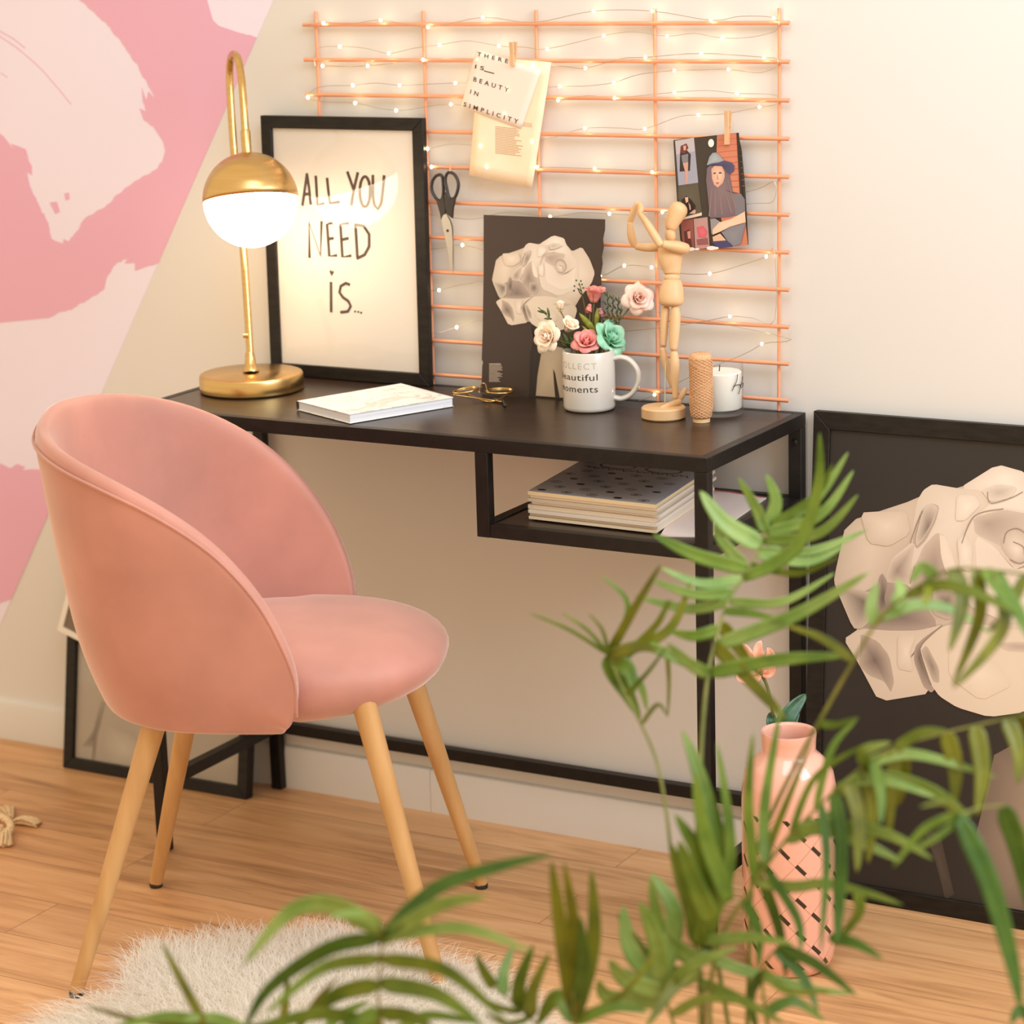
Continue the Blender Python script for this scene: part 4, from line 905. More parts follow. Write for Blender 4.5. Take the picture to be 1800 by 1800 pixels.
# candle in a glass
CN = on(1265, 727, 2, DH); cd_ = depth(CN); CR_ = 42.5/FPX*cd_; CH = .079
cn = thing('candle', CN, 'white candle in a clear glass tumbler at the right end of the desk', 'candle')
M_TUMBLER = pane_glass('tumbler_glass', rough=.02)
MB().lathe([(0, 0), (CR_-.002, 0), (CR_, .002), (CR_, CH), (CR_-.0016, CH), (CR_-.0022, .0095), (CR_-.004, .0085), (0, .0085)], CN, 48).build('glass_tumbler', M_TUMBLER, cn, 50)
M_WAX = mat('white_wax', (.88, .84, .76), .45, **{'Subsurface Weight': .25, 'Subsurface Radius': (.01, .007, .004)})
MB().lathe([(0, .0095), (CR_-.0042, .0095), (CR_-.003, .011), (CR_-.003, .064), (CR_-.005, .066), (0, .0655)], CN, 48).build('wax', M_WAX, cn, 40)
MB().tube([CN+V((0, 0, .065)), CN+V((.001, 0, .075))], .0009, 6).build('wick', M_TXT, cn)
def cyl(x, y, c, rad):
    d = ray(x, y); o = CAM-c; a = d.x**2+d.y**2; b_ = o.x*d.x+o.y*d.y; q = b_*b_-a*(o.x**2+o.y**2-rad**2)
    return CAM+d*((-b_-math.sqrt(max(q, 0)))/a)
for ln in ([(1558, 990), (1552, 1060), (1530, 1120), (1490, 1205)], [(1622, 1020), (1612, 1100), (1590, 1180), (1572, 1245)], [(1505, 1145), (1550, 1128), (1600, 1126)], [(1592, 1128), (1600, 1160), (1622, 1150), (1630, 1105), (1606, 1110)]):
    MB().tube(cr_spline([cyl(1080+x/7.2, 520+y/7.2, CN, CR_+.0003) for x, y in ln], 4), .0006, 5).build('script_lettering', M_TXT, cn, 180)

# ------------------------------------------------------------------ magazines on the shelf
SZ = .6187
def shelf_pt(x, y, z): return on(x, y, 2, z)
A_ = shelf_pt(1149, 941, SZ); B_ = shelf_pt(1155.6, 886, SZ+.046); Lb = shelf_pt(916.6, 907.6, SZ); Lt = shelf_pt(930.7, 861.6, SZ+.046); Bt = shelf_pt(1002, 820.7, SZ+.046)
fd = (Lt-B_); fd.z = 0; WM = fd.length; fd.normalize(); bd = (Bt-Lt); bd.z = 0; LM = bd.length; bd.normalize()
LM = max(LM, (shelf_pt(1268, 820, SZ+.046)-B_).length)
mags = [(.0044, 0, 0, (236, 220, 196)), (.0050, .004, 0, (228, 214, 196)), (.0048, -.003, 0, (232, 222, 210)), (.0062, .002, .003, (222, 206, 186)), (.0046, .006, -.002, (236, 226, 214)), (.0052, .000, .002, (216, 202, 184)), (.0050, .003, 0, (238, 228, 216)), (.0056, -.002, .002, (244, 226, 186))]
M_COVER = attr_mat('magazine_cover', .35)
names = ['lowest magazine of the stack on the desk shelf', 'second magazine from the bottom of the shelf stack', 'third magazine from the bottom of the shelf stack', 'fourth magazine from the bottom of the shelf stack', 'fourth magazine from the top of the shelf stack', 'third magazine from the top of the shelf stack', 'cream magazine right under the grey patterned one on the shelf', 'grey magazine with black ovals on top of the shelf stack']
z = SZ+.0022; NPm = Pl((0, 0, 0), (1, 0, 0), (0, 1, 0))
tot = sum(m_[0] for m_ in mags); o_ = A_.copy()
# a thin pink magazine lies under the stack and shows at the right
pk = thing('magazine', shelf_pt(1300, 890, SZ), 'thin pink edged magazine lying under the shelf stack and showing at its right', 'magazine', 'magazines on the desk shelf')
pq = [shelf_pt(1160, 944, SZ), shelf_pt(1249, 945, SZ), shelf_pt(1347, 877, SZ), shelf_pt(1296, 862, SZ), shelf_pt(1215, 858, SZ)]
for q in pq: q.y = min(q.y, .330)
MB().prism(NPm, [(q.x, q.y) for q in pq], SZ+.0001, SZ+.0018, (226, 208, 198)).build('pages', M_PRINT, pk)
mb = MB().prism(NPm, [(q.x, q.y) for q in pq], SZ+.0018, SZ+.0021, (244, 224, 214))
c1, c2, c3 = [V((q.x, q.y)) for q in (pq[2], pq[3], pq[4])]
mb.prism(NPm, [tuple(c1), tuple(c2), tuple(c3), tuple(c3+V((-.004, -.008))), tuple(c2+V((-.002, -.008))), tuple(c1+V((-.008, -.004)))], SZ+.0021, SZ+.0022, (206, 84, 84))
mb.build('cover', M_COVER, pk, 30)
for k, (th_, du, dv, ec) in enumerate(mags):
    o2 = V((B_.x, B_.y, 0))+bd*du+fd*dv+(V((A_.x-B_.x, A_.y-B_.y, 0)))*(1-k/(len(mags)-1))*.35
    th_ *= .043/tot
    q = [o2, o2+fd*-0+bd*LM, o2+bd*LM+fd*WM, o2+fd*WM]; uv = [(p_.x, p_.y) for p_ in q]
    mg_ = thing('magazine', V(((o2+fd*WM/2+bd*LM/2).x, (o2+fd*WM/2+bd*LM/2).y, z)), names[k], 'magazine', 'magazines on the desk shelf')
    MB().prism(NPm, uv, z+.0003, z+th_-.0004, ec).build('pages', M_PRINT, mg_)
    mb = MB().prism(NPm, uv, z+th_-.0004, z+th_-.0001, (232, 230, 242) if k == len(mags)-1 else ec)
    if k == len(mags)-1:
        cent2 = sum((V(p_) for p_ in uv), V((0, 0)))/4
        def cvr(s, t_): return tuple(V((o2.x, o2.y))+V((fd.x, fd.y))*WM*(1-s)+V((bd.x, bd.y))*LM*t_)
        random.seed(4)
        for r_ in range(6):
            for c_ in range(5):
                s, t_ = .08+c_*.20+(r_ % 2)*.09, .06+r_*.108
                if s > .96: continue
                w_ = .046; big = (r_+c_) % 3
                if big == 0: mb.prism(NPm, [cvr(s+w_*.75*cos(i*pi/6), t_+.020*sin(i*pi/6)) for i in range(12)], z+th_-.0001, z+th_, (38, 34, 44))
                else:
                    for sg in (.9, .45): mb.strokes(NPm, [[cvr(s+w_*sg*cos(i*pi/6), t_+.026*sg*sin(i*pi/6)) for i in range(13)]], .0011, z+th_-.0001, z+th_, (50, 46, 58))
                    if big == 1: mb.prism(NPm, [cvr(s+.008*cos(i*pi/4), t_+.008*sin(i*pi/4)) for i in range(8)], z+th_-.0001, z+th_, (38, 34, 44))
        mb.strokes(NPm, [[cvr(.10+.84*i/80, .70+.018*sin(i*1.15)+.012*sin(i*.53)) for i in range(81)]], .0022, z+th_-.0001, z+th_+.00005, (44, 40, 50))
        for cs_ in (.33, .70): mb.strokes(NPm, [[cvr(cs_+.14*cos(i*pi/10), .79+.07*sin(i*pi/10)) for i in range(21)]], .0045, z+th_-.0001, z+th_, (96, 92, 100))
    mb.build('cover', M_COVER, mg_, 30)
    z += th_

# ------------------------------------------------------------------ rope tassel on the floor
M_ROPE = noise_col(mat('cotton_rope', None, .95, srgb=(238, 212, 172)), lin((222, 192, 146)), lin((244, 224, 192)), (220, 220, 220), 4, .3, .7, .3)
rp0 = on(5, 1462, 2, 0)
rt = thing('rope_tassel', rp0, 'knotted cream cotton rope with frayed ends on the floor at the far left', 'rope')
r12 = lambda x, y, z=.006: on(x/12.857, 1380+y/12.857, 2, z)
def twist(pts, rr, name, n_=3):
    P_ = cr_spline(pts, 10); mb = MB()
    for s_ in range(n_):
        L_ = []
        for i, q in enumerate(P_):
            t_ = (P_[min(i+1, len(P_)-1)]-P_[max(i-1, 0)]).normalized(); a = t_.cross(V((0, 0, 1))).normalized(); b_ = a.cross(t_)
            an = i*.42+2*pi*s_/n_; L_.append(q+a*cos(an)*rr*.5+b_*sin(an)*rr*.5)
        mb.tube(L_, rr*.62, 7)
    return mb.build(name, M_ROPE, rt, 180)
twist([r12(-420, 560, .010), r12(-150, 640, .012), r12(60, 740, .014), r12(200, 840, .016), r12(240, 950, .016), r12(190, 1060, .014), r12(60, 1140, .012), r12(-150, 1180, .010), r12(-420, 1160, .008)], .0062, 'rope_loop')
twist([r12(-300, 930, .008), r12(-100, 950, .009), r12(60, 960, .010)], .0050, 'rope_loop')
def fray(a, b_, w0, w1, name='frayed_end', n_=34):
    random.seed(n_); mb = MB(); d = b_-a; s_ = d.cross(V((0, 0, 1))).normalized()
    for i in range(n_):
        u = random.uniform(-1, 1); v = random.uniform(.2, 1)
        L_ = [a+s_*u*w0+V((0, 0, v*w0*1.4)), a+d*.4+s_*u*(w0*.5+w1*.5)+V((0, 0, v*w1*1.1+.001)), a+d*random.uniform(.75, .9)+s_*u*w1+V((0, 0, v*w1*.9)), a+d*random.uniform(.96, 1.05)+s_*u*w1*1.15+V((0, 0, .0012+v*w1*.35))]
        mb.tube(cr_spline(L_, 3), .0016, 5)
    mb.build(name, M_ROPE, rt, 180)
fray(r12(290, 880, 0), r12(880, 910, 0), .0045, .0125); fray(r12(250, 800, 0), r12(150, 560, 0), .004, .012, n_=26); fray(r12(170, 1080, 0), r12(60, 1420, 0), .006, .016, n_=36)
# ------------------------------------------------------------------ pink vase with flower
VB = on(1388, 1693, 2, 0); vd = depth(VB); VR = 82/FPX*vd
tv = V((VB.x-CAM.x, VB.y-CAM.y)).length; dr = ray(1384, 1284); VH = CAM.z+dr.z*tv/V((dr.x, dr.y)).length
def vase_mat():
    m = mat('pink_glazed_ceramic', None, .16, srgb=(236, 150, 122)); n, l, b = nodes(m)
    b.inputs['Coat Weight'].default_value = .4
    tc = n.new('ShaderNodeTexCoord'); sx = n.new('ShaderNodeSeparateXYZ'); l.new(tc.outputs['Object'], sx.inputs[0])
    def mth(op, a, b_=None, c_=None):
        q = n.new('ShaderNodeMath'); q.operation = op
        for i, v in enumerate((a, b_, c_)):
            if v is None: continue
            if isinstance(v, (int, float)): q.inputs[i].default_value = v
            else: l.new(v, q.inputs[i])
        return q.outputs[0]
    an = mth('MULTIPLY', mth('ARCTAN2', sx.outputs[1], sx.outputs[0]), 9/(2*pi)); zz = mth('MULTIPLY', sx.outputs[2], 1/.050)
    p_ = mth('ADD', an, zz); q_ = mth('SUBTRACT', an, zz)
    fp = mth('FRACT', p_); fq = mth('FRACT', q_)
    band = mth('MULTIPLY', mth('LESS_THAN', fp, .17), mth('LESS_THAN', fq, .58))
    band2 = mth('MULTIPLY', mth('LESS_THAN', fq, .13), mth('LESS_THAN', fp, .28))
    blk = band
    blk = mth('MULTIPLY', mth('MULTIPLY', blk, mth('LESS_THAN', sx.outputs[2], VH-.112)), mth('GREATER_THAN', sx.outputs[2], .016))
    ln = mth('MULTIPLY', mth('MAXIMUM', mth('LESS_THAN', fp, .03), mth('LESS_THAN', fq, .03)), mth('LESS_THAN', sx.outputs[2], VH-.112))
    base = n.new('ShaderNodeMix'); base.data_type = 'RGBA'; base.inputs[6].default_value = (*lin((236, 178, 158)), 1); base.inputs[7].default_value = (*lin((200, 136, 114)), 1); l.new(ln, base.inputs['Factor'])
    mx = n.new('ShaderNodeMix'); mx.data_type = 'RGBA'; l.new(blk, mx.inputs['Factor']); l.new(base.outputs[2], mx.inputs[6]); mx.inputs[7].default_value = (.028, .016, .012, 1)
    l.new(mx.outputs[2], b.inputs['Base Color']); return m
M_VASE = vase_mat()
vs_ = thing('vase', VB, 'pink glazed vase with black diamond pattern on the floor behind the palm fronds', 'vase')
pr = [(0, .001), (VR*.80, .001), (VR*.86, .004), (VR*.95, .018), (VR, .040), (VR*1.0, VH-.100), (VR*.985, VH-.078), (VR*.93, VH-.060), (VR*.80, VH-.045), (VR*.66, VH-.036), (VR*.585, VH-.031), (VR*.565, VH-.027), (VR*.575, VH-.012), (VR*.585, VH-.003), (VR*.575, VH), (VR*.53, VH-.0005), (VR*.505, VH-.004), (VR*.49, VH-.03), (VR*.7, VH-.06), (VR*.9, VH-.1), (VR*.9, .03), (0, .02)]
MB().lathe(pr, VB, 64).build('vase_body', M_VASE, vs_, 70)
M_VLEAF = noise_col(mat('glossy_dark_leaf', None, .35, srgb=(44, 84, 54)), lin((32, 66, 42)), lin((58, 104, 68)), (60, 60, 60))
M_LILY = noise_col(mat('coral_lily_petal', None, .55, srgb=(246, 170, 140)), lin((240, 150, 122)), lin((252, 206, 184)), (60, 60, 60))
lf = thing('lily_stem', VB+V((0, 0, VH-.08)), 'coral artificial lily with dark green leaves standing in the pink vase', 'flower')
def vq(x, y, z=0): return at(x, y, vd+z)
MB().tube(cr_spline([VB+V((0, 0, VH-.08)), vq(1362, 1290), vq(1357, 1245), vq(1348, 1205), vq(1335, 1180)], 6), .0024, 8).build('stem', M_STEM, lf, 180)
def blade(pts, w, m, par, name='leaf', fold=.25, tilt=None, n=12, prof=None, build=True, mb=None):
    P_ = cr_spline(pts, max(3, n//(len(pts)-1))); N = len(P_); mb = mb or MB(); vs = []
    for i, q in enumerate(P_):
        t_ = (P_[min(i+1, N-1)]-P_[max(i-1, 0)]).normalized(); f_ = i/(N-1)
        wd = w*(min(1, f_*5+.25)**.6)*(1-f_**2.6)**.8+.0002
        s_ = t_.cross(FW).normalized()
        if tilt: s_ = (s_*cos(tilt)+t_.cross(s_)*sin(tilt)).normalized()
        nn = t_.cross(s_)
        for k in (-1, -.5, 0, .5, 1): vs.append(q+s_*wd*.5*k+nn*abs(k)*wd*fold)
    mb.add(vs, [(i*5+k, i*5+k+1, (i+1)*5+k+1, (i+1)*5+k) for i in range(N-1) for k in range(4)])
    return mb.build(name, m, par, 180, solid=.0003) if build else mb
for pts, w_ in (([vq(1368, 1290, -.01), vq(1382, 1262, -.012), vq(1400, 1238, -.006), vq(1417, 1220, 0)], .026), ([vq(1362, 1288, .0), vq(1356, 1268, .0), vq(1356, 1252, .01)], .018), ([vq(1380, 1288, .01), vq(1390, 1270, .015), vq(1404, 1250, .02)], .020)):
    blade(pts, w_, M_VLEAF, lf, 'leaf')
for pts, w_ in (([(1335, 1182), (1320, 1165), (1306, 1140), (1290, 1135)], .022), ([(1338, 1180), (1335, 1160), (1332, 1140), (1338, 1126)], .020), ([(1340, 1182), (1352, 1165), (1354, 1150), (1349, 1138)], .018), ([(1336, 1184), (1318, 1192), (1302, 1192), (1294, 1184)], .018), ([(1340, 1184), (1352, 1184), (1358, 1176), (1356, 1166)], .012)):
    blade([vq(x, y, -.004*i) for i, (x, y) in enumerate(pts)], w_, M_LILY, lf, 'petal')
MB().tube([vq(1336, 1182), vq(1344, 1160, -.01), vq(1349, 1146, -.015)], .0012, 6).build('stamen', M_LILY, lf, 180)

# ------------------------------------------------------------------ sheepskin rug
M_FUR = noise_col(mat('cream_sheepskin', (.86, .81, .72), .8), (.94, .91, .85), (.97, .95, .90), (14, 14, 14), 3)
n, l, b = nodes(M_FUR); _t = n.new('ShaderNodeBsdfTranslucent'); _t.inputs[0].default_value = (.96, .93, .87, 1); _m = n.new('ShaderNodeMixShader'); _m.inputs[0].default_value = .5; l.new(b.outputs[0], _m.inputs[1]); l.new(_t.outputs[0], _m.inputs[2]); l.new(_m.outputs[0], n['Material Output'].inputs[0])
rug_px = [(60, 1830), (110, 1800), (165, 1780), (212, 1765), (225, 1712), (262, 1680), (330, 1676), (420, 1662), (480, 1666), (560, 1652), (612, 1660), (680, 1680), (790, 1712), (860, 1738), (925, 1775), (965, 1830), (930, 1960), (760, 2080), (420, 2100), (140, 1990), (60, 1880)]
RU = [on(x, y, 2, 0) for x, y in rug_px]; rc = sum(RU, V((0, 0, 0)))/len(RU)
rug = thing('sheepskin_rug', rc, 'shaggy cream sheepskin rug on the wooden floor under the chair front', 'rug')
NPf = Pl((0, 0, 0), (1, 0, 0), (0, 1, 0))
MB().prism(NPf, [(p_.x, p_.y) for p_ in RU], .0005, .006).build('hide', M_FUR, rug, 40)
def inside(x, y):
    c = False; j = len(RU)-1
    for i in range(len(RU)):
        a, b_ = RU[i], RU[j]
        if (a.y > y) != (b_.y > y) and x < (b_.x-a.x)*(y-a.y)/(b_.y-a.y)+a.x: c = not c
        j = i
    return c
random.seed(21)
xs = [p_.x for p_ in RU]; ys = [p_.y for p_ in RU]; vs = []; fs = []
cl = [(random.uniform(min(xs), max(xs)), random.uniform(min(ys), max(ys)), random.uniform(0, 2*pi)) for _ in range(160)]
cnt = 0
while cnt < 40000:
    x, y = random.uniform(min(xs), max(xs)), random.uniform(min(ys), max(ys))
    if not inside(x, y): continue
    cnt += 1
    c_ = min(cl[(cnt*7) % 160:(cnt*7) % 160+24] or cl[:24], key=lambda q: (q[0]-x)**2+(q[1]-y)**2)
    out = V((x-rc.x, y-rc.y, 0)); e = min(1, out.length/.38)
    an = c_[2]+random.uniform(-.7, .7); d = V((cos(an), sin(an), 0))*.6+out.normalized()*(.25+.7*e*e)+V((random.uniform(-.3, .3), random.uniform(-.3, .3), 0))
    L = random.uniform(.026, .048); h = random.uniform(.55, 1.0); sd = V((-d.y, d.x, 0)).normalized()*.00055
    p0 = V((x, y, .005)); p1 = p0+d*L*.28+V((0, 0, L*.5*h)); p2 = p0+d*L*.72+V((0, 0, L*.72*h)); p3 = p0+d*L*1.15+V((0, 0, L*.66*h))+V((random.uniform(-.004, .004), random.uniform(-.004, .004), 0))
    k = len(vs); vs += [p0-sd, p0+sd, p1-sd*.9, p1+sd*.9, p2-sd*.6, p2+sd*.6, p3]; fs += [(k, k+1, k+3, k+2), (k+2, k+3, k+5, k+4), (k+4, k+5, k+6)]
o = MB().add(vs, fs).build('fur', M_FUR, rug, 180); o['kind'] = 'stuff'

# ------------------------------------------------------------------ palm in the foreground
def leaf_mat(name, c1, c2):
    m = noise_col(mat(name, None, .42, srgb=c1), lin(c1), lin(c2), (26, 26, 26), 3); n, l, b = nodes(m)
    tr = n.new('ShaderNodeBsdfTranslucent'); tr.inputs[0].default_value = (*lin(c2), 1); mx = n.new('ShaderNodeMixShader'); mx.inputs[0].default_value = .22
    out = n['Material Output']; l.new(b.outputs[0], mx.inputs[1]); l.new(tr.outputs[0], mx.inputs[2]); l.new(mx.outputs[0], out.inputs[0]); return m
LG = [leaf_mat('palm_leaf_mid', (88, 118, 26), (122, 146, 46)), leaf_mat('palm_leaf_light', (116, 148, 62), (148, 172, 88)), leaf_mat('palm_leaf_olive', (98, 106, 10), (132, 134, 26)), leaf_mat('palm_leaf_deep', (58, 96, 18), (84, 120, 32))]
M_RACH = leaf_mat('palm_stalk', (112, 120, 44), (146, 146, 70))
PD = 2.75
PB = at(1262, 1960, PD); PB.z = 0
pt_ = thing('potted_palm', PB, 'green feathery potted palm in the foreground at the lower right', 'potted plant')
POTH = .22
M_POT = mat('white_pot', (.75, .72, .68), .5); M_SOIL = noise_col(mat('soil', (.03, .02, .013), .95), (.02, .013, .008), (.05, .034, .02), (90, 90, 90))
MB().lathe([(0, .001), (.085, .001), (.089, .004), (.115, POTH-.02), (.118, POTH), (.110, POTH), (.106, POTH-.03), (0, POTH-.031)], PB, 48).build('pot', M_POT, pt_, 40)
MB().lathe([(0, POTH-.022), (.05, POTH-.020), (.1065, POTH-.024)][::-1], PB, 32).build('soil', M_SOIL, pt_, 60)
random.seed(33)
def conv(ox, oy, s): return lambda x, y: (ox+x/s, oy+y/s)
K3, K4, K5, K6, K2 = conv(780, 680, 2.687), conv(1150, 700, 2.769), conv(1100, 1200, 2.571), conv(500, 1300, 2.25), conv(0, 1150, 2)
def frond(K, rachis, leaflets, d0, d1, base=None, rr=(.0030, .0012)):
    n_ = len(rachis); P_ = [at(*K(*q), d0+(d1-d0)*i/(n_-1)) for i, q in enumerate(rachis)]
    if base is not None:
        a = math.radians(base); r0_ = PB+V((cos(a)*.03, sin(a)*.03, POTH-.03)); P_ = [r0_, (r0_*.55+P_[0]*.45)+V((0, 0, .03))]+P_
    S_ = cr_spline(P_, 6); fr_ = MB().tube(S_, [rr[0]+(rr[1]-rr[0])*i/(len(S_)-1) for i in range(len(S_))], 8).build('frond', M_RACH, pt_, 180)
    for lf_ in leaflets:
        pts, w_, c_ = lf_[:3]; sc_ = K(1, 0)[0]-K(0, 0)[0]
        bpx = K(*pts[0]); q0 = min(S_, key=lambda q: (q-at(*bpx, depth(q))).length); db = depth(q0)
        if (q0-at(*bpx, db)).length > .06: db = d1
        dz = lf_[3] if len(lf_) > 3 else random.uniform(-.09, .05)
        L_ = [at(*K(*q), db+dz*i/(len(pts)-1)) for i, q in enumerate(pts)]
        if (q0-L_[0]).length < .06: L_[0] = q0.copy()
        blade(L_, w_*sc_/FPX*db*1.36, LG[c_], fr_, 'leaflet', .12, random.uniform(-.5, .5), 14)
# upright frond arching over the desk leg
frond(K4, [(215, 2300), (222, 1900), (236, 1600), (262, 1340), (300, 1180), (350, 1010), (430, 880), (510, 740), (552, 625)], [
 ([(552, 622), (590, 500), (545, 370)], 52, 1), ([(530, 655), (500, 540), (408, 385)], 46, 0), ([(470, 700), (340, 610), (222, 450)], 78, 1), ([(360, 760), (330, 690), (300, 590)], 46, 1), ([(430, 820), (200, 765), (-10, 660)], 56, 0),
 ([(420, 870), (230, 905), (30, 825)], 44, 1), ([(385, 940), (200, 955), (-20, 880)], 42, 1), ([(350, 985), (170, 1025), (-100, 960)], 42, 1), ([(305, 1130), (190, 1155), (70, 1130)], 46, 0),
 ([(556, 625), (780, 500), (945, 262)], 44, 1), ([(550, 650), (800, 570), (970, 352)], 46, 1), ([(540, 690), (800, 655), (992, 470)], 46, 1), ([(520, 740), (760, 745), (1040, 640)], 40, 1), ([(505, 765), (740, 800), (930, 718)], 38, 1), ([(480, 800), (700, 850), (900, 770)], 30, 0),
 ([(440, 880), (690, 730), (798, 430), (805, 165)], 52, 0), ([(390, 1010), (620, 990), (880, 850)], 38, 1), ([(320, 1200), (680, 1060), (1050, 845)], 56, 1), ([(285, 1335), (600, 1275), (945, 1252)], 56, 0), ([(270, 1345), (170, 1290), (60, 1190)], 48, 1),
 ([(640, 620), (780, 480), (868, 320)], 30, 0), ([(350, 1040), (480, 1050), (640, 1090)], 34, 0), ([(300, 1200), (390, 1290), (560, 1470), (640, 1560)], 56, 2), ([(330, 1100), (400, 1200), (520, 1360)], 50, 2)], 2.72, 2.92, 20)
# left drooping frond
frond(K3, [(1230, 2900), (1180, 2600), (1090, 2300), (1050, 2000), (1000, 1750), (900, 1530), (830, 1390), (780, 1265)], [
 ([(770, 1262), (600, 1150), (405, 1068)], 16, 1), ([(780, 1255), (680, 1150), (555, 1065)], 15, 1), ([(790, 1240), (750, 1150), (685, 1070)], 15, 1), ([(800, 1225), (900, 1050), (1028, 835)], 34, 2), ([(830, 1260), (1060, 1150), (1168, 915)], 38, 2), ([(900, 1290), (1000, 1130), (1062, 1000)], 28, 0),
 ([(905, 1230), (870, 1030), (735, 885)], 22, 0), ([(780, 1268), (950, 1225), (1100, 1290), (1262, 1372)], 42, 0), ([(800, 1290), (870, 1330), (900, 1450)], 60, 0), ([(820, 1320), (920, 1400), (960, 1530)], 36, 1), ([(1050, 1230), (1062, 1380), (1058, 1560)], 18, 2), ([(930, 1580), (1010, 1500), (1060, 1560)], 16, 2), ([(870, 1450), (960, 1350), (1050, 1230)], 18, 0), ([(775, 1270), (800, 1340), (860, 1440), (930, 1570)], 76, 0), ([(850, 1290), (960, 1180), (1080, 1000)], 30, 2), ([(800, 1260), (900, 1235), (1020, 1240)], 40, 2)], 2.70, 2.85, 160)
# right hand arching frond
frond(K5, [(420, 1900), (380, 1500), (420, 1180), (560, 940), (700, 740), (830, 600), (1000, 440), (1180, 310), (1450, 225), (1820, 140)], [
 ([(1455, 235), (1490, 380), (1482, 560)], 58, 2), ([(1590, 205), (1610, 400), (1585, 600)], 62, 2), ([(1700, 180), (1770, 300), (1772, 460)], 60, 2), ([(1785, 155), (1810, 260), (1800, 360)], 50, 2), ([(1080, 375), (1300, 325), (1680, 430)], 44, 1), ([(950, 500), (1150, 430), (1390, 490), (1560, 610)], 62, 1), ([(1000, 450), (1200, 450), (1400, 520)], 40, 1),
 ([(780, 690), (1000, 650), (1200, 690), (1390, 800)], 50, 1), ([(820, 640), (1060, 720), (1250, 810)], 44, 1), ([(590, 910), (760, 920), (900, 905), (1090, 950), (1255, 1005)], 44, 1), ([(640, 830), (625, 560), (702, 100)], 44, 0), ([(570, 900), (552, 560), (574, 225)], 40, 0), ([(600, 860), (660, 700), (845, 255)], 36, 2), ([(850, 590), (930, 300), (1045, 165)], 28, 0), ([(740, 700), (860, 420), (1115, 265)], 28, 0),
 ([(1200, 300), (1205, 480), (1185, 720)], 44, 2), ([(1120, 355), (1150, 500), (1150, 640)], 44, 0), ([(1000, 440), (1050, 600), (1045, 860)], 54, 2), ([(1085, 400), (1110, 560), (1095, 820)], 54, 2), ([(940, 500), (975, 700), (965, 1000), (955, 1190)], 54, 3), ([(900, 540), (910, 800), (880, 1225)], 34, 3), ([(1250, 285), (1260, 420), (1230, 560)], 40, 2), ([(640, 900), (690, 1100), (725, 1335)], 40, 3), ([(740, 910), (775, 1060), (792, 1215)], 36, 3), ([(560, 990), (600, 1120), (600, 1300)], 40, 3),
 ([(1040, 950), (1050, 1040), (940, 1190)], 44, 0), ([(920, 1150), (1040, 1180), (1160, 1250)], 40, 3), ([(720, 700), (870, 640), (960, 560)], 46, 1), ([(1060, 360), (1080, 310), (1200, 270)], 44, 1), ([(1200, 300), (1330, 225), (1450, 215)], 40, 1)], 2.70, 2.62, -30)
# far right frond crossing the large print
frond(K4, [(480, 2300), (560, 2050), (700, 1760), (800, 1580), (900, 1400), (970, 1280), (1090, 1080), (1200, 980), (1400, 850), (1560, 830), (1900, 870)], [
 ([(1060, 1110), (1055, 1000), (1085, 895)], 54, 1), ([(1170, 1010), (1200, 950), (1185, 880)], 60, 1), ([(1080, 1090), (1260, 1010), (1450, 1030), (1640, 1150)], 48, 1), ([(1220, 960), (1400, 905), (1600, 960), (1780, 1060)], 50, 1), ([(1380, 860), (1300, 820), (1250, 900)], 44, 1),
 ([(1290, 900), (1330, 930), (1310, 1010)], 50, 2), ([(1450, 840), (1500, 980), (1435, 1235)], 62, 2), ([(1560, 830), (1580, 1060), (1450, 1400)], 56, 2), ([(1700, 850), (1690, 1120), (1452, 1415)], 62, 2), ([(1640, 840), (1740, 1000), (1830, 1180)], 74, 0), ([(1800, 870), (1700, 1060), (1620, 1130)], 50, 2), ([(965, 1285), (820, 1170), (640, 1105)], 34, 2), ([(800, 1580), (880, 1590), (995, 1555)], 30, 0)], 2.74, 2.58, 40)
# low frond in front of the rug
frond(K6, [(1500, 1700), (1050, 1500), (600, 1300), (420, 1180), (376, 1080), (376, 940), (384, 800), (380, 735)], [
 ([(395, 790), (600, 590), (860, 500), (1060, 455)], 46, 3), ([(420, 800), (600, 660), (800, 620)], 46, 1), ([(430, 780), (700, 745), (980, 840)], 36, 1), ([(420, 870), (640, 910), (880, 1115)], 48, 0), ([(420, 970), (600, 1005), (790, 1140)], 50, 0), ([(370, 760), (200, 655), (20, 680), (-170, 900)], 62, 1), ([(365, 785), (180, 820), (-60, 980), (-160, 1150)], 50, 3),
 ([(365, 860), (150, 900), (-80, 1090)], 44, 0), ([(365, 970), (200, 1010), (60, 1130)], 52, 0), ([(375, 745), (300, 690), (180, 700)], 34, 1), ([(380, 1080), (300, 1110), (200, 1160)], 50, 0), ([(385, 1080), (500, 1090), (600, 1150)], 50, 0), ([(380, 1130), (160, 1080), (-80, 1130), (-220, 1160)], 44, 0), ([(420, 1180), (560, 1090), (760, 1120)], 34, 0)], 2.66, 2.42, 190)
# grassy shoots at the lower left
frond(K2, [(1250, 1500), (1050, 1380), (860, 1330), (720, 1300)], [
 ([(722, 1300), (640, 1150), (568, 1012)], 26, 2), ([(760, 1305), (520, 1290), (300, 1235)], 22, 2), ([(1000, 1360), (1005, 1230), (1012, 1122)], 26, 2), ([(1010, 1365), (1110, 1220), (1192, 1132)], 18, 2), ([(800, 1315), (600, 1275), (400, 1310)], 34, 0), ([(900, 1340), (760, 1280), (640, 1285)], 34, 1), ([(1100, 1400), (1180, 1280), (1300, 1220)], 30, 0)], 2.66, 2.56, 200, (.002, .0008))
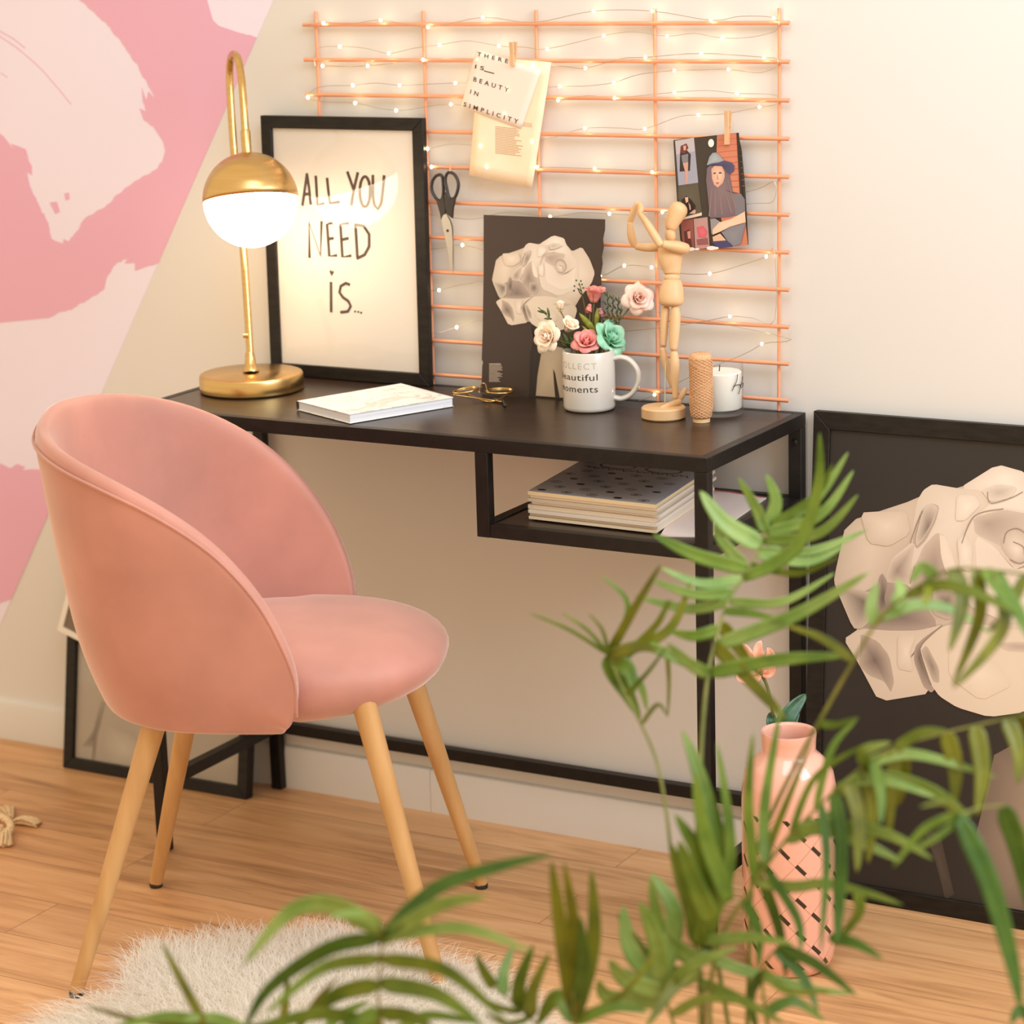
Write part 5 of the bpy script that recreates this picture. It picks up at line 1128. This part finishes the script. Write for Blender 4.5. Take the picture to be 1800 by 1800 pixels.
# small frond and upright blades left of the stems
frond(K6, [(1350, 1700), (1150, 1400), (1020, 1160), (930, 1060), (840, 990), (800, 930)], [
 ([(830, 980), (790, 920), (755, 845)], 34, 0), ([(870, 1015), (865, 920), (905, 815)], 38, 0), ([(920, 1060), (930, 960), (985, 810)], 44, 0), ([(960, 1100), (980, 990), (1050, 840)], 42, 0), ([(940, 1070), (860, 1060), (760, 1010)], 24, 0), ([(960, 1110), (880, 1120), (790, 1080)], 24, 0)], 2.68, 2.60, 210, (.002, .0008))
frond(K6, [(1560, 1800), (1300, 1500), (1180, 1240), (1150, 1120), (1140, 1000)], [
 ([(1130, 1080), (1095, 760), (1055, 475)], 50, 2), ([(1160, 1080), (1150, 780), (1105, 480)], 46, 2), ([(1190, 1090), (1225, 800), (1214, 510)], 54, 2), ([(1150, 1090), (1180, 900), (1170, 700)], 50, 3), ([(1130, 1120), (1080, 1020), (1000, 1130)], 60, 0), ([(1180, 1120), (1300, 1060), (1440, 1080)], 34, 0), ([(1200, 1100), (1330, 1010), (1480, 830)], 26, 2)], 2.70, 2.58, 240)
frond(K6, [(1700, 1800), (1640, 1500), (1560, 1200), (1500, 1000), (1440, 880), (1370, 760)], [
 ([(1440, 985), (1370, 830), (1340, 655)], 60, 1), ([(1560, 960), (1470, 800), (1405, 640)], 62, 1), ([(1620, 880), (1540, 700), (1450, 530)], 66, 1), ([(1340, 1090), (1290, 1020), (1240, 950)], 52, 1), ([(1430, 1020), (1350, 950), (1285, 870)], 54, 1), ([(1690, 720), (1620, 560), (1560, 400)], 64, 0), ([(1760, 640), (1660, 380), (1620, 120)], 56, 0), ([(1500, 1000), (1600, 900), (1790, 820)], 40, 1), ([(1540, 1100), (1660, 1020), (1800, 1040)], 36, 1)], 2.72, 2.66, 120)
# lower centre leaves and the long leaves at the right edge
frond(K5, [(360, 1900), (340, 1600), (330, 1350), (335, 1190), (380, 1080)], [
 ([(340, 1180), (380, 900), (220, 590)], 84, 0), ([(350, 1160), (420, 800), (330, 420), (255, 215)], 74, 0), ([(340, 1220), (500, 1290), (820, 1380), (1035, 1405)], 40, 1), ([(330, 1360), (500, 1420), (720, 1540)], 44, 1), ([(335, 1290), (220, 1370), (90, 1560)], 50, 2), ([(380, 1090), (470, 780), (412, 265)], 52, 0), ([(340, 1180), (290, 960), (200, 720)], 66, 0), ([(345, 1160), (560, 1150), (760, 1180)], 40, 1), ([(335, 1250), (170, 1130), (110, 870)], 60, 1), ([(330, 1320), (140, 1300), (-40, 1040)], 66, 0), ([(330, 1330), (120, 1380), (-10, 1290)], 50, 1)], 2.71, 2.68, 260)
frond(K5, [(700, 1900), (640, 1540), (620, 1300), (700, 1180)], [
 ([(700, 1200), (860, 1270), (1045, 1415)], 42, 3), ([(690, 1220), (800, 1330), (870, 1490)], 40, 3), ([(650, 1300), (740, 1390), (940, 1390)], 36, 1), ([(630, 1290), (560, 1420), (600, 1600)], 44, 3), ([(640, 1500), (760, 1440), (900, 1530)], 40, 0)], 2.70, 2.66, -80)
frond(K5, [(1100, 2300), (1400, 2050), (1700, 1750), (1880, 1400), (1860, 900), (1760, 600), (1640, 560), (1500, 600)], [
 ([(1520, 640), (1640, 900), (1740, 1250), (1785, 1480)], 74, 3), ([(1700, 560), (1770, 760), (1830, 1060)], 70, 3), ([(1520, 590), (1350, 660), (1205, 835)], 34, 0), ([(1560, 580), (1400, 700), (1290, 760)], 26, 0), ([(1500, 600), (1440, 540), (1330, 560)], 24, 1), ([(1830, 1500), (1780, 1480), (1740, 1540)], 44, 3)], 2.68, 2.48, -20)
